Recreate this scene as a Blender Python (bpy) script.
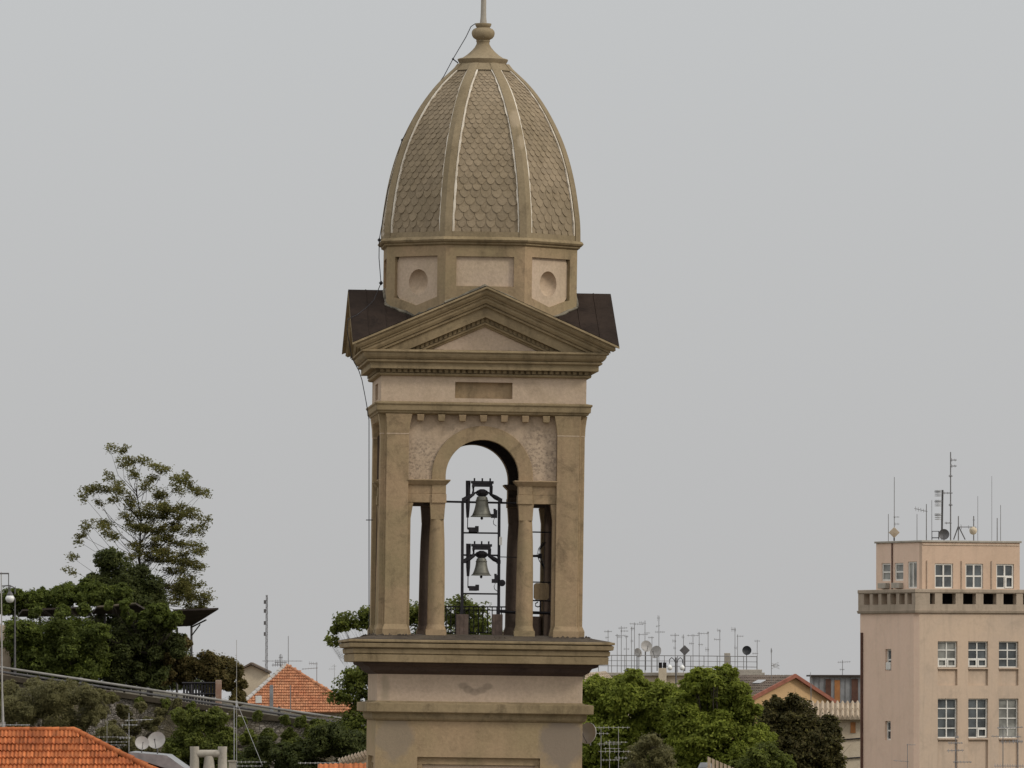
import bpy, bmesh, math, random
import numpy as np
from mathutils import Vector, Matrix

for o in list(bpy.data.objects):
    bpy.data.objects.remove(o)
scene = bpy.context.scene
COL = scene.collection
R = math.radians

# ------------------------------------------------------------------ camera
F = 8800.0            # focal length in pixels of the 1024 px wide picture
ZC = 22.0             # eye height
HY = 690.0            # image row of the horizon
cam_d = bpy.data.cameras.new('camera')
cam = bpy.data.objects.new('camera', cam_d)
COL.objects.link(cam)
cam.location = (0, 0, ZC)
cam.rotation_euler = (R(90), 0, 0)
cam_d.sensor_width = 36.0
cam_d.lens = 36.0 * F / 1024.0
cam_d.shift_y = (HY - 384.0) / 1024.0
cam_d.clip_start = 1.0
cam_d.clip_end = 20000.0
scene.camera = cam

# ------------------------------------------------------------------ light
SUN = Vector((0.79, -0.36, 0.55)).normalized()      # towards the sun
elev = math.asin(SUN.z)
world = bpy.data.worlds.new('World')
scene.world = world
world.use_nodes = True
wn = world.node_tree
wn.nodes.clear()
w_out = wn.nodes.new('ShaderNodeOutputWorld')
w_bg = wn.nodes.new('ShaderNodeBackground')
w_sky = wn.nodes.new('ShaderNodeTexSky')
w_sky.sky_type = 'NISHITA'
w_sky.sun_disc = False
w_sky.sun_elevation = elev
w_sky.sun_rotation = math.atan2(SUN.x, SUN.y)
w_sky.air_density = 1.0
w_sky.dust_density = 4.0
w_mix = wn.nodes.new('ShaderNodeMix')
w_mix.data_type = 'RGBA'
w_mix.inputs[0].default_value = 0.93                 # an even cloud deck over the clear sky
w_tc = wn.nodes.new('ShaderNodeTexCoord')
w_sep = wn.nodes.new('ShaderNodeSeparateXYZ')
w_ramp = wn.nodes.new('ShaderNodeValToRGB')
w_ramp.color_ramp.elements[0].position = 0.0
w_ramp.color_ramp.elements[0].color = (0.511, 0.511, 0.513, 1)
w_ramp.color_ramp.elements[1].position = 0.085
w_ramp.color_ramp.elements[1].color = (0.567, 0.5785, 0.587, 1)
for pos_, v_ in ((0.35, 0.80), (1.0, 1.35)):          # an overcast sky is brightest overhead
    e_ = w_ramp.color_ramp.elements.new(pos_)
    e_.color = (v_, v_, v_, 1)
w_scale = wn.nodes.new('ShaderNodeMix')
w_scale.data_type = 'RGBA'; w_scale.blend_type = 'MULTIPLY'; w_scale.inputs[0].default_value = 1.0
w_scale.clamp_result = False
w_scale.inputs[7].default_value = (10, 10, 10, 1)
wn.links.new(w_ramp.outputs[0], w_scale.inputs[6])
wn.links.new(w_tc.outputs['Generated'], w_sep.inputs[0])
wn.links.new(w_sep.outputs['Z'], w_ramp.inputs[0])
wn.links.new(w_sky.outputs[0], w_mix.inputs[6])
wn.links.new(w_scale.outputs[2], w_mix.inputs[7])
wn.links.new(w_mix.outputs[2], w_bg.inputs[0])
w_bg.inputs[1].default_value = 0.1
wn.links.new(w_bg.outputs[0], w_out.inputs[0])

sun_d = bpy.data.lights.new('sun', 'SUN')
sun_d.energy = 1.35
sun_d.angle = R(10)
sun_d.color = (1.0, 0.93, 0.82)
sun = bpy.data.objects.new('sun', sun_d)
COL.objects.link(sun)
sun.rotation_euler = SUN.to_track_quat('Z', 'Y').to_euler()
sun.location = (60, 100, 120)

scene.view_settings.view_transform = 'Standard'
scene.view_settings.look = 'None'
scene.view_settings.exposure = 0.0
scene.view_settings.gamma = 1.0
scene.render.resolution_x = 1024
scene.render.resolution_y = 768

# ------------------------------------------------------------------ helpers
def P(px, py, Y):
    return Vector(((px - 512.0) * Y / F, Y, ZC + (HY - py) * Y / F))

def tag(o, label=None, cat=None, group=None, kind=None):
    if label: o['label'] = label
    if cat: o['category'] = cat
    if group: o['group'] = group
    if kind: o['kind'] = kind
    return o

def thing(name, label, cat, loc=(0, 0, 0), rz=0.0, group=None):
    o = bpy.data.objects.new(name, None)
    o.empty_display_size = 0.3
    COL.objects.link(o)
    o.location = loc
    o.rotation_euler = (0, 0, rz)
    return tag(o, label, cat, group)

class MB:
    """collects faces, links them as ONE mesh object"""
    def __init__(s):
        s.v = []; s.f = []; s.m = []
    def add(s, vs, fs, mat=0):
        b = len(s.v)
        s.v += [tuple(p) for p in vs]
        for f in fs:
            s.f.append([i + b for i in f]); s.m.append(mat)
        return s
    def hexa(s, b, t, mat=0):
        return s.add(list(b) + list(t), [(3, 2, 1, 0), (4, 5, 6, 7), (0, 1, 5, 4), (1, 2, 6, 5), (2, 3, 7, 6), (3, 0, 4, 7)], mat)
    def box(s, x0, x1, y0, y1, z0, z1, mat=0):
        return s.hexa([(x0, y0, z0), (x1, y0, z0), (x1, y1, z0), (x0, y1, z0)],
                      [(x0, y0, z1), (x1, y0, z1), (x1, y1, z1), (x0, y1, z1)], mat)
    def cbox(s, c, sx, sy, sz, rot=None, mat=0):
        c = Vector(c); q = []
        for z in (-sz / 2, sz / 2):
            for x, y in ((-sx / 2, -sy / 2), (sx / 2, -sy / 2), (sx / 2, sy / 2), (-sx / 2, sy / 2)):
                p = Vector((x, y, z))
                if rot is not None: p = rot @ p
                q.append(c + p)
        return s.hexa(q[:4], q[4:], mat)
    def tube(s, pts, r, n=6, mat=0, cap=True):
        pts = [Vector(p) for p in pts]
        rs = r if isinstance(r, (list, tuple)) else [r] * len(pts)
        b = len(s.v)
        for i, p in enumerate(pts):
            d = (pts[min(i + 1, len(pts) - 1)] - pts[max(i - 1, 0)])
            if d.length < 1e-9: d = Vector((0, 0, 1))
            d.normalize()
            a = d.cross(Vector((0.013, 0.021, 1.0)) if abs(d.z) < 0.95 else Vector((1, 0.1, 0)))
            a.normalize(); c = d.cross(a)
            for k in range(n):
                t = 2 * math.pi * k / n
                s.v.append(tuple(p + a * (rs[i] * math.cos(t)) + c * (rs[i] * math.sin(t))))
        for i in range(len(pts) - 1):
            for k in range(n):
                s.f.append([b + i * n + k, b + i * n + (k + 1) % n, b + (i + 1) * n + (k + 1) % n, b + (i + 1) * n + k]); s.m.append(mat)
        if cap:
            s.f.append([b + k for k in range(n)][::-1]); s.m.append(mat)
            e = b + (len(pts) - 1) * n
            s.f.append([e + k for k in range(n)]); s.m.append(mat)
        return s
    def lathe(s, prof, c=(0, 0, 0), n=24, mat=0, axis=None):
        """prof: (r, z)"""
        b = len(s.v); c = Vector(c)
        for r, z in prof:
            for k in range(n):
                t = 2 * math.pi * k / n
                p = Vector((r * math.cos(t), r * math.sin(t), z))
                if axis is not None: p = axis @ p
                s.v.append(tuple(c + p))
        for i in range(len(prof) - 1):
            for k in range(n):
                s.f.append([b + i * n + k, b + i * n + (k + 1) % n, b + (i + 1) * n + (k + 1) % n, b + (i + 1) * n + k]); s.m.append(mat)
        s.f.append([b + k for k in range(n)][::-1]); s.m.append(mat)
        e = b + (len(prof) - 1) * n
        s.f.append([e + k for k in range(n)]); s.m.append(mat)
        return s
    def rings(s, rings, mat=0, cap=True):
        """loft closed rings of equal length"""
        b = len(s.v); n = len(rings[0])
        for rg in rings: s.v += [tuple(p) for p in rg]
        for i in range(len(rings) - 1):
            for k in range(n):
                s.f.append([b + i * n + k, b + i * n + (k + 1) % n, b + (i + 1) * n + (k + 1) % n, b + (i + 1) * n + k]); s.m.append(mat)
        if cap:
            s.f.append([b + k for k in range(n)][::-1]); s.m.append(mat)
            e = b + (len(rings) - 1) * n
            s.f.append([e + k for k in range(n)]); s.m.append(mat)
        return s
    def square(s, prof, mat=0, cap=True):
        """square moulding; prof (half size, z) from the top down"""
        return s.rings([[(-p, -p, z), (p, -p, z), (p, p, z), (-p, p, z)] for p, z in prof][::-1], mat, cap)
    def octo(s, prof, mat=0, cap=True):
        k = 1 / math.cos(math.pi / 8)
        return s.rings([[(p * k * math.cos(R(22.5 + 45 * i)), p * k * math.sin(R(22.5 + 45 * i)), z) for i in range(8)] for p, z in prof][::-1], mat, cap)
    def prism(s, poly, fn, d0, d1, mat=0):
        """extrude a 2-D polygon; fn(u, v, d) -> point"""
        n = len(poly); b = len(s.v)
        for d in (d0, d1):
            s.v += [tuple(fn(u, v, d)) for u, v in poly]
        s.f.append([b + i for i in range(n)]); s.m.append(mat)
        s.f.append([b + n + i for i in range(n)][::-1]); s.m.append(mat)
        for i in range(n):
            j = (i + 1) % n
            s.f.append([b + j, b + i, b + n + i, b + n + j]); s.m.append(mat)
        return s
    def xform(s, M, start=0):
        for i in range(start, len(s.v)):
            s.v[i] = tuple(M @ Vector(s.v[i]))
        return s
    def build(s, name, mats, parent=None, smooth=False, bevel=0.0):
        me = bpy.data.meshes.new(name)
        me.from_pydata(s.v, [], s.f)
        mats = mats if isinstance(mats, (list, tuple)) else [mats]
        for m in mats: me.materials.append(m)
        if len(mats) > 1: me.polygons.foreach_set('material_index', s.m)
        bm = bmesh.new(); bm.from_mesh(me)
        bmesh.ops.recalc_face_normals(bm, faces=bm.faces)
        bm.to_mesh(me); bm.free()
        if smooth:
            me.polygons.foreach_set('use_smooth', [True] * len(me.polygons))
            if smooth != 'all':
                me.set_sharp_from_angle(angle=R(40))
        me.update()
        o = bpy.data.objects.new(name, me)
        COL.objects.link(o)
        if parent is not None: o.parent = parent
        if bevel:
            b = o.modifiers.new('bevel', 'BEVEL'); b.width = bevel; b.segments = 2
            b.limit_method = 'ANGLE'; b.angle_limit = R(35)
        return o

def children_of(o):
    return [c for c in bpy.data.objects if c.parent == o]

def copy_tree(o, parent=None):
    c = o.copy(); COL.objects.link(c)
    if parent is not None: c.parent = parent
    for ch in children_of(o): copy_tree(ch, c)
    return c

# ------------------------------------------------------------------ materials
def new_mat(name):
    m = bpy.data.materials.new(name); m.use_nodes = True
    nt = m.node_tree
    return m, nt, nt.nodes['Principled BSDF']

def noise(nt, scale, detail=5.0, rough=0.6, vec=None, dist=0.0):
    n = nt.nodes.new('ShaderNodeTexNoise')
    n.inputs['Scale'].default_value = scale; n.inputs['Detail'].default_value = detail
    n.inputs['Roughness'].default_value = rough; n.inputs['Distortion'].default_value = dist
    if vec is not None: nt.links.new(vec, n.inputs['Vector'])
    return n.outputs['Fac']

def ramp(nt, fac, p0, p1, c0=(0, 0, 0, 1), c1=(1, 1, 1, 1)):
    r = nt.nodes.new('ShaderNodeValToRGB')
    r.color_ramp.elements[0].position = p0; r.color_ramp.elements[1].position = p1
    r.color_ramp.elements[0].color = c0; r.color_ramp.elements[1].color = c1
    nt.links.new(fac, r.inputs[0])
    return r.outputs[0]

def mixc(nt, fac, a, b, mode='MIX'):
    m = nt.nodes.new('ShaderNodeMix'); m.data_type = 'RGBA'; m.blend_type = mode
    for sock, val in ((m.inputs[0], fac), (m.inputs[6], a), (m.inputs[7], b)):
        if isinstance(val, (int, float)): sock.default_value = val
        elif isinstance(val, tuple): sock.default_value = (*val[:3], 1)
        else: nt.links.new(val, sock)
    return m.outputs[2]

def mathn(nt, op, a, b=None):
    m = nt.nodes.new('ShaderNodeMath'); m.operation = op
    for sock, val in zip(m.inputs, (a, b)):
        if val is None: continue
        if isinstance(val, (int, float)): sock.default_value = val
        else: nt.links.new(val, sock)
    return m.outputs[0]

def objvec(nt, scale=(1, 1, 1)):
    tc = nt.nodes.new('ShaderNodeTexCoord')
    mp = nt.nodes.new('ShaderNodeMapping')
    mp.inputs['Scale'].default_value = scale
    nt.links.new(tc.outputs['Object'], mp.inputs[0])
    return mp.outputs[0]

def bump(nt, bsdf, h, strength=0.3, dist=0.02):
    b = nt.nodes.new('ShaderNodeBump')
    b.inputs['Strength'].default_value = strength; b.inputs['Distance'].default_value = dist
    nt.links.new(h, b.inputs['Height']); nt.links.new(b.outputs[0], bsdf.inputs['Normal'])

def plaster(name, base, alt, stain, amount=0.5, spots=0.0, scale=1.0, streak=0.6, bstr=0.35, island=0.0, patches=(), spec=0.15, sscale=None, grain=0.24):
    m, nt, p = new_mat(name)
    v = objvec(nt)
    big = noise(nt, 0.55 * scale, 6, 0.62, v, 0.4)
    c = mixc(nt, ramp(nt, big, 0.38, 0.64), base, alt)
    ss = sscale or scale
    vs = objvec(nt, (2.6 * ss, 2.6 * ss, 0.22 * ss))
    st = ramp(nt, noise(nt, 1.0, 6, 0.65, vs, 0.3), 0.50, 0.78)
    c = mixc(nt, mathn(nt, 'MULTIPLY', st, streak * amount), c, stain)
    mid = ramp(nt, noise(nt, 1.9 * scale, 7, 0.7, v, 0.6), 0.52, 0.74)
    c = mixc(nt, mathn(nt, 'MULTIPLY', mid, amount), c, stain)
    fine = noise(nt, 14 * scale, 6, 0.7, v)
    c = mixc(nt, grain, c, ramp(nt, fine, 0.3, 0.7, (0.25, 0.25, 0.25, 1), (0.78, 0.78, 0.78, 1)), 'OVERLAY')
    if island:
        gi = nt.nodes.new('ShaderNodeNewGeometry')
        c = mixc(nt, island, c, ramp(nt, gi.outputs['Random Per Island'], 0, 1, (0.12, 0.12, 0.12, 1), (0.88, 0.86, 0.82, 1)), 'OVERLAY')
    for (pc, pr, ps, pcol, pf) in patches:               # old repairs and blots with an outline of their own
        mp = nt.nodes.new('ShaderNodeMapping'); mp.vector_type = 'POINT'
        mp.inputs['Location'].default_value = tuple(-pc[i] * ps[i] for i in range(3)); mp.inputs['Scale'].default_value = ps
        tcp = nt.nodes.new('ShaderNodeTexCoord'); nt.links.new(tcp.outputs['Object'], mp.inputs[0])
        ln = nt.nodes.new('ShaderNodeVectorMath'); ln.operation = 'LENGTH'; nt.links.new(mp.outputs[0], ln.inputs[0])
        dd = mathn(nt, 'ADD', ln.outputs['Value'], mathn(nt, 'MULTIPLY', noise(nt, 3.0, 4, 0.6, v), 0.5))
        mk = ramp(nt, dd, pr + 0.16, pr + 0.34, (1, 1, 1, 1), (0, 0, 0, 1))
        c = mixc(nt, mathn(nt, 'MULTIPLY', mk, pf), c, pcol)
    if spots > 0:
        sp = ramp(nt, noise(nt, 15.0, 4, 0.6, objvec(nt, (1.0, 1, 1.2))), 0.47, 0.63)
        area = ramp(nt, noise(nt, 0.8, 3, 0.5, v), 0.60, 0.72)
        for pc, ps in (((1.42, -2.36, ZC + 5.85), (1.15, 0.3, 0.95)), ((-1.45, -2.36, ZC + 5.45), (1.25, 0.3, 0.85))):
            mp = nt.nodes.new('ShaderNodeMapping')
            mp.inputs['Location'].default_value = tuple(-pc[i] * ps[i] for i in range(3)); mp.inputs['Scale'].default_value = ps
            tcp = nt.nodes.new('ShaderNodeTexCoord'); nt.links.new(tcp.outputs['Object'], mp.inputs[0])
            ln = nt.nodes.new('ShaderNodeVectorMath'); ln.operation = 'LENGTH'; nt.links.new(mp.outputs[0], ln.inputs[0])
            mk = ramp(nt, mathn(nt, 'ADD', ln.outputs['Value'], mathn(nt, 'MULTIPLY', noise(nt, 2.0, 4, 0.6, v), 0.5)), 0.72, 1.0, (1, 1, 1, 1), (0, 0, 0, 1))
            area = mathn(nt, 'MAXIMUM', area, mk)
        c = mixc(nt, mathn(nt, 'MULTIPLY', mathn(nt, 'MULTIPLY', sp, area), spots), c, (0.15, 0.118, 0.092))
    nt.links.new(c, p.inputs['Base Color'])
    p.inputs['Roughness'].default_value = 0.92
    p.inputs['Specular IOR Level'].default_value = spec
    bump(nt, p, mathn(nt, 'ADD', fine, mathn(nt, 'MULTIPLY', mid, 0.5)), bstr, 0.02)
    return m

def plain(name, col, rough=0.7, metal=0.0, var=0.25, scale=3.0, spec=0.3):
    m, nt, p = new_mat(name)
    n = noise(nt, scale, 5, 0.65, objvec(nt))
    d = tuple(c * (1 - var) for c in col); e = tuple(min(1, c * (1 + var)) for c in col)
    nt.links.new(mixc(nt, ramp(nt, n, 0.3, 0.7), d, e), p.inputs['Base Color'])
    p.inputs['Roughness'].default_value = rough; p.inputs['Metallic'].default_value = metal
    p.inputs['Specular IOR Level'].default_value = spec
    return m

def leafmat(name, a, b, c3, trans=0.25):
    m, nt, p = new_mat(name)
    g = nt.nodes.new('ShaderNodeNewGeometry')
    r = nt.nodes.new('ShaderNodeValToRGB')
    r.color_ramp.elements[0].color = (*a, 1); r.color_ramp.elements[1].color = (*b, 1)
    e = r.color_ramp.elements.new(0.85); e.color = (*c3, 1)
    nt.links.new(g.outputs['Random Per Island'], r.inputs[0])
    n = noise(nt, 0.5, 3, 0.5, objvec(nt))
    col = mixc(nt, 0.5, r.outputs[0], ramp(nt, n, 0.35, 0.65, (0.3, 0.3, 0.3, 1), (0.72, 0.72, 0.68, 1)), 'OVERLAY')
    nt.links.new(col, p.inputs['Base Color'])
    p.inputs['Roughness'].default_value = 0.65
    p.inputs['Specular IOR Level'].default_value = 0.2
    t = nt.nodes.new('ShaderNodeBsdfTranslucent')
    nt.links.new(col, t.inputs['Color'])
    mx = nt.nodes.new('ShaderNodeMixShader'); mx.inputs[0].default_value = trans
    nt.links.new(p.outputs[0], mx.inputs[1]); nt.links.new(t.outputs[0], mx.inputs[2])
    nt.links.new(mx.outputs[0], nt.nodes['Material Output'].inputs[0])
    return m

def glassmat(name, col=(0.06, 0.07, 0.08)):
    m, nt, p = new_mat(name)
    n = noise(nt, 0.8, 3, 0.5, objvec(nt))
    nt.links.new(ramp(nt, n, 0.35, 0.65, (*[c * 0.5 for c in col], 1), (*[c * 1.5 for c in col], 1)), p.inputs['Base Color'])
    p.inputs['Roughness'].default_value = 0.12
    p.inputs['Specular IOR Level'].default_value = 0.5
    return m

M = {}
M['tan'] = plaster('tan_render', (0.36, 0.258, 0.158), (0.285, 0.222, 0.128), (0.13, 0.098, 0.06), 0.75)
M['tan_moulding'] = plaster('tan_moulding', (0.31, 0.238, 0.142), (0.245, 0.188, 0.108), (0.085, 0.063, 0.038), 0.7, streak=0.85)
M['pink'] = plaster('pink_render', (0.52, 0.405, 0.305), (0.48, 0.375, 0.265), (0.31, 0.235, 0.165), 0.4)
M['pitted'] = plaster('pitted_render', (0.50, 0.39, 0.285), (0.42, 0.32, 0.225), (0.2, 0.15, 0.105), 0.6, spots=0.6)
M['dome_tile'] = plaster('dome_tile', (0.28, 0.222, 0.152), (0.24, 0.19, 0.125), (0.14, 0.105, 0.066), 0.6, scale=1.3, island=0.13)
M['rib'] = plaster('dome_rib', (0.28, 0.222, 0.142), (0.238, 0.187, 0.115), (0.12, 0.092, 0.056), 0.55,
    patches=(((0.76, -1.72, ZC + 14.2), 0.42, (3.0, 1.0, 1.8), (0.42, 0.34, 0.24), 0.5), ((0.86, -1.95, ZC + 13.6), 0.36, (4.0, 1.0, 2.2), (0.42, 0.34, 0.24), 0.45)))
M['mortar'] = plaster('white_mortar', (0.72, 0.66, 0.56), (0.6, 0.53, 0.43), (0.30, 0.24, 0.16), 0.7, scale=2.0)
M['slate'] = plaster('dark_roof_sheet', (0.029, 0.0215, 0.0175), (0.044, 0.032, 0.0255), (0.013, 0.011, 0.0105), 0.7, scale=0.9, spec=0.02)
M['moss'] = plaster('mossy_ledge', (0.10, 0.08, 0.058), (0.065, 0.052, 0.042), (0.028, 0.025, 0.022), 0.8, scale=2.0)
M['inner_shade'] = plaster('shade_dark_interior', (0.05, 0.042, 0.04), (0.04, 0.034, 0.034), (0.02, 0.018, 0.018), 0.5)  # shade inside the belfry put into a near-black colour
M['soffit'] = plaster('dark_soffit', (0.085, 0.06, 0.048), (0.06, 0.042, 0.036), (0.03, 0.022, 0.02), 0.6)  # dark brown, for the ledge underside and the belfry parapet block
M['shaded_render'] = plaster('shaded_inner_render', (0.115, 0.085, 0.066), (0.085, 0.063, 0.05), (0.045, 0.035, 0.03), 0.5)  # dark copy of the tan render, belfry shade put into its colour
M['shaft'] = plaster('shaft_render', (0.375, 0.27, 0.165), (0.32, 0.245, 0.142), (0.19, 0.14, 0.085), 0.5,
    patches=(((-2.1, -2.56, ZC - 1.2), 0.55, (1.2, 0.5, 1.0), (0.25, 0.205, 0.155), 0.7), ((2.05, -2.56, ZC - 1.25), 0.55, (1.0, 0.5, 0.85), (0.22, 0.18, 0.145), 0.8)))
M['frieze'] = plaster('frieze_render', (0.52, 0.405, 0.305), (0.48, 0.375, 0.275), (0.34, 0.26, 0.19), 0.35,
    patches=tuple(((x_, -2.55, ZC + z_), 0.36, (3.2, 0.5, 4.6), (0.25, 0.20, 0.15), 0.55) for x_, z_ in ((-0.42, 0.11), (-0.29, 0.01), (-0.12, -0.05), (0.06, 0.0), (0.19, 0.10)))
    + (((-2.33, -2.55, ZC + 0.05), 0.28, (2.4, 0.5, 0.9), (0.34, 0.28, 0.20), 0.7),))
M['fillet'] = plaster('mossy_fillet', (0.25, 0.22, 0.165), (0.07, 0.062, 0.05), (0.04, 0.036, 0.03), 0.7, scale=3.0)
M['iron'] = plain('dark_iron', (0.022, 0.02, 0.023), 0.55, 0.3, 0.4, 6)
M['bronze'] = plain('bell_bronze', (0.15, 0.148, 0.125), 0.55, 0.45, 0.35, 4)
M['grey_metal'] = plain('grey_metal', (0.125, 0.12, 0.12), 0.5, 0.4, 0.3, 4)
M['aerial_metal'] = plain('aerial_metal', (0.19, 0.185, 0.185), 0.6, 0.2, 0.3, 2)
M['rail_metal'] = plain('galvanised_rail', (0.25, 0.24, 0.22), 0.65, 0.1, 0.4, .5)
M['pale_metal'] = plain('pale_metal', (0.42, 0.42, 0.42), 0.5, 0.2, 0.2, 4)
M['dish'] = plain('pale_dish', (0.36, 0.345, 0.325), 0.6, 0.0, 0.18, 2)
M['dish_dark'] = plain('dark_dish', (0.02, 0.022, 0.026), 0.5, 0.0, 0.3, 2)
M['concrete'] = plaster('concrete', (0.40, 0.365, 0.31), (0.33, 0.30, 0.25), (0.16, 0.14, 0.115), 0.5)
M['old_concrete'] = plaster('old_concrete', (0.12, 0.098, 0.072), (0.07, 0.06, 0.042), (0.045, 0.042, 0.026), 0.85, scale=0.9)
M['white_paint'] = plain('white_paint', (0.68, 0.66, 0.61), 0.6, 0, 0.12, 1.5)
M['cream'] = plaster('cream_wall', (0.56, 0.48, 0.36), (0.5, 0.42, 0.31), (0.28, 0.22, 0.15), 0.35)
M['salmon'] = plaster('brightened_salmon_wall', (0.75, 0.555, 0.43), (0.70, 0.52, 0.395), (0.46, 0.35, 0.26), 0.3, scale=0.3, bstr=0.06, grain=0.1, sscale=0.8, streak=1.0)  # lighter colour makes up for the sun missing on the left faces
M['salmon_mid'] = plaster('mid_salmon_wall', (0.58, 0.425, 0.315), (0.53, 0.39, 0.285), (0.38, 0.29, 0.22), 0.4, scale=0.35, bstr=0.06, grain=0.1, sscale=0.8, streak=1.0)
M['grey_ledge'] = plaster('grey_beige_ledge', (0.40, 0.325, 0.25), (0.33, 0.27, 0.205), (0.18, 0.145, 0.11), 0.6, scale=0.5, sscale=1.2, streak=1.0, grain=0.12)
M['salmon_sun_side'] = plaster('sun_side_salmon_wall', (0.555, 0.425, 0.315), (0.48, 0.38, 0.295), (0.34, 0.275, 0.215), 0.6, scale=0.35, bstr=0.06, grain=0.1, sscale=0.8, streak=1.0)  # darker copy of the wall colour, for faces the sun reaches
M['peach'] = plaster('peach_wall', (0.60, 0.40, 0.21), (0.55, 0.37, 0.20), (0.36, 0.25, 0.14), 0.3)
M['red_trim'] = plain('red_verge', (0.27, 0.105, 0.07), 0.85, 0, 0.25, 2)
M['terracotta'] = plaster('terracotta_tile', (0.46, 0.155, 0.057), (0.33, 0.10, 0.038), (0.17, 0.06, 0.032), 0.75, scale=1.4, island=0.45)
M['terracotta_pale'] = plaster('weathered_terracotta', (0.42, 0.20, 0.108), (0.36, 0.145, 0.075), (0.24, 0.13, 0.08), 0.7, scale=1.1, island=0.35)
M['old_tile'] = plaster('grey_brown_tile', (0.15, 0.115, 0.09), (0.10, 0.08, 0.065), (0.25, 0.22, 0.19), 0.45, scale=1.0)
M['pale_tile'] = plaster('pale_tile', (0.48, 0.40, 0.30), (0.36, 0.28, 0.2), (0.2, 0.15, 0.1), 0.5)
M['zinc'] = plain('zinc_sheet', (0.24, 0.245, 0.25), 0.6, 0.2, 0.3, 1.2)
M['brown_door'] = plain('brown_door', (0.10, 0.05, 0.035), 0.8, 0, 0.3, 2)
M['orange_door'] = plain('orange_door', (0.34, 0.15, 0.055), 0.8, 0, 0.2, 2)
M['glass'] = glassmat('window_glass', (0.075, 0.085, 0.09))  # lightened colour makes up for the weak sun on the chamfer
M['glass_pale'] = glassmat('window_glass_curtained', (0.22, 0.22, 0.2))
M['black'] = plain('black_gap', (0.012, 0.011, 0.011), 0.9)
M['bark'] = plain('bark', (0.05, 0.042, 0.03), 0.95, 0, 0.4, 5)
M['stone_wall'] = None
M['rust'] = plain('brown_canopy', (0.045, 0.035, 0.03), 0.9, 0, 0.4, 0.8)
M['wood'] = plain('weathered_board', (0.11, 0.08, 0.065), 0.9, 0, 0.3, 6)
M['globe'] = plain('white_globe', (0.75, 0.75, 0.72), 0.25, 0, 0.05, 2, 0.5)
M['brick'] = plaster('old_brick', (0.27, 0.165, 0.12), (0.35, 0.27, 0.21), (0.14, 0.09, 0.07), 0.6, scale=2.5)
M['asphalt'] = plain('asphalt', (0.05, 0.05, 0.05), 0.95, 0, 0.25, 0.6)

def stone_mat():
    m, nt, p = new_mat('rubble_stone')
    v = objvec(nt, (1, 1, 1.5))
    vo = nt.nodes.new('ShaderNodeTexVoronoi'); vo.inputs['Scale'].default_value = 3.8
    nt.links.new(v, vo.inputs['Vector'])
    ve = nt.nodes.new('ShaderNodeTexVoronoi'); ve.feature = 'DISTANCE_TO_EDGE'; ve.inputs['Scale'].default_value = 3.8
    nt.links.new(v, ve.inputs['Vector'])
    bw = nt.nodes.new('ShaderNodeRGBToBW'); nt.links.new(vo.outputs['Color'], bw.inputs[0])
    c = mixc(nt, bw.outputs[0], (0.13, 0.11, 0.09), (0.36, 0.325, 0.285))
    c = mixc(nt, ramp(nt, ve.outputs['Distance'], 0.02, 0.09), (0.055, 0.05, 0.04), c)
    g = ramp(nt, noise(nt, 0.25, 5, 0.7, objvec(nt)), 0.40, 0.56)
    c = mixc(nt, g, c, (0.10, 0.083, 0.048))
    nt.links.new(c, p.inputs['Base Color']); p.inputs['Roughness'].default_value = 0.95
    bump(nt, p, ramp(nt, ve.outputs['Distance'], 0.0, 0.15), 0.8, 0.06)
    return m
M['stone_wall'] = stone_mat()

def ground_mat(name, a, b, c3):
    m, nt, p = new_mat(name)
    v = objvec(nt)
    c = mixc(nt, ramp(nt, noise(nt, 0.15, 6, 0.65, v), 0.4, 0.6), a, b)
    c = mixc(nt, ramp(nt, noise(nt, 1.6, 6, 0.7, v), 0.5, 0.7), c, c3)
    nt.links.new(c, p.inputs['Base Color']); p.inputs['Roughness'].default_value = 1.0
    bump(nt, p, noise(nt, 2.5, 6, 0.7, v), 0.8, 0.2)
    return m
M['ground'] = ground_mat('town_ground', (0.17, 0.15, 0.12), (0.22, 0.18, 0.14), (0.10, 0.10, 0.07))
M['hill'] = ground_mat('hill_grass', (0.065, 0.058, 0.032), (0.10, 0.082, 0.055), (0.045, 0.045, 0.022))

M['leaf_bright'] = leafmat('bright_green_leaf', (0.15, 0.185, 0.026), (0.35, 0.385, 0.065), (0.22, 0.25, 0.038), 0.47)
M['leaf_mid'] = leafmat('mid_green_leaf', (0.09, 0.112, 0.022), (0.21, 0.238, 0.048), (0.135, 0.152, 0.03), 0.42)
M['leaf_dark'] = leafmat('dark_green_leaf', (0.045, 0.058, 0.015), (0.11, 0.126, 0.03), (0.07, 0.08, 0.021), 0.35)
M['leaf_ivy'] = leafmat('ivy_leaf', (0.07, 0.094, 0.017), (0.185, 0.222, 0.038), (0.11, 0.132, 0.026), 0.42)
M['leaf_brown'] = leafmat('bronze_green_leaf', (0.105, 0.095, 0.032), (0.21, 0.185, 0.06), (0.165, 0.122, 0.044), 0.42)
M['leaf_maroon'] = leafmat('brownish_dark_leaf', (0.044, 0.044, 0.014), (0.14, 0.13, 0.034), (0.09, 0.074, 0.025), 0.35)
M['leaf_airy'] = leafmat('airy_leaf', (0.13, 0.14, 0.042), (0.25, 0.25, 0.075), (0.19, 0.165, 0.055), 0.5)
M['leaf_olive'] = leafmat('olive_leaf', (0.125, 0.118, 0.046), (0.23, 0.21, 0.09), (0.165, 0.15, 0.065), 0.4)

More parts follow.
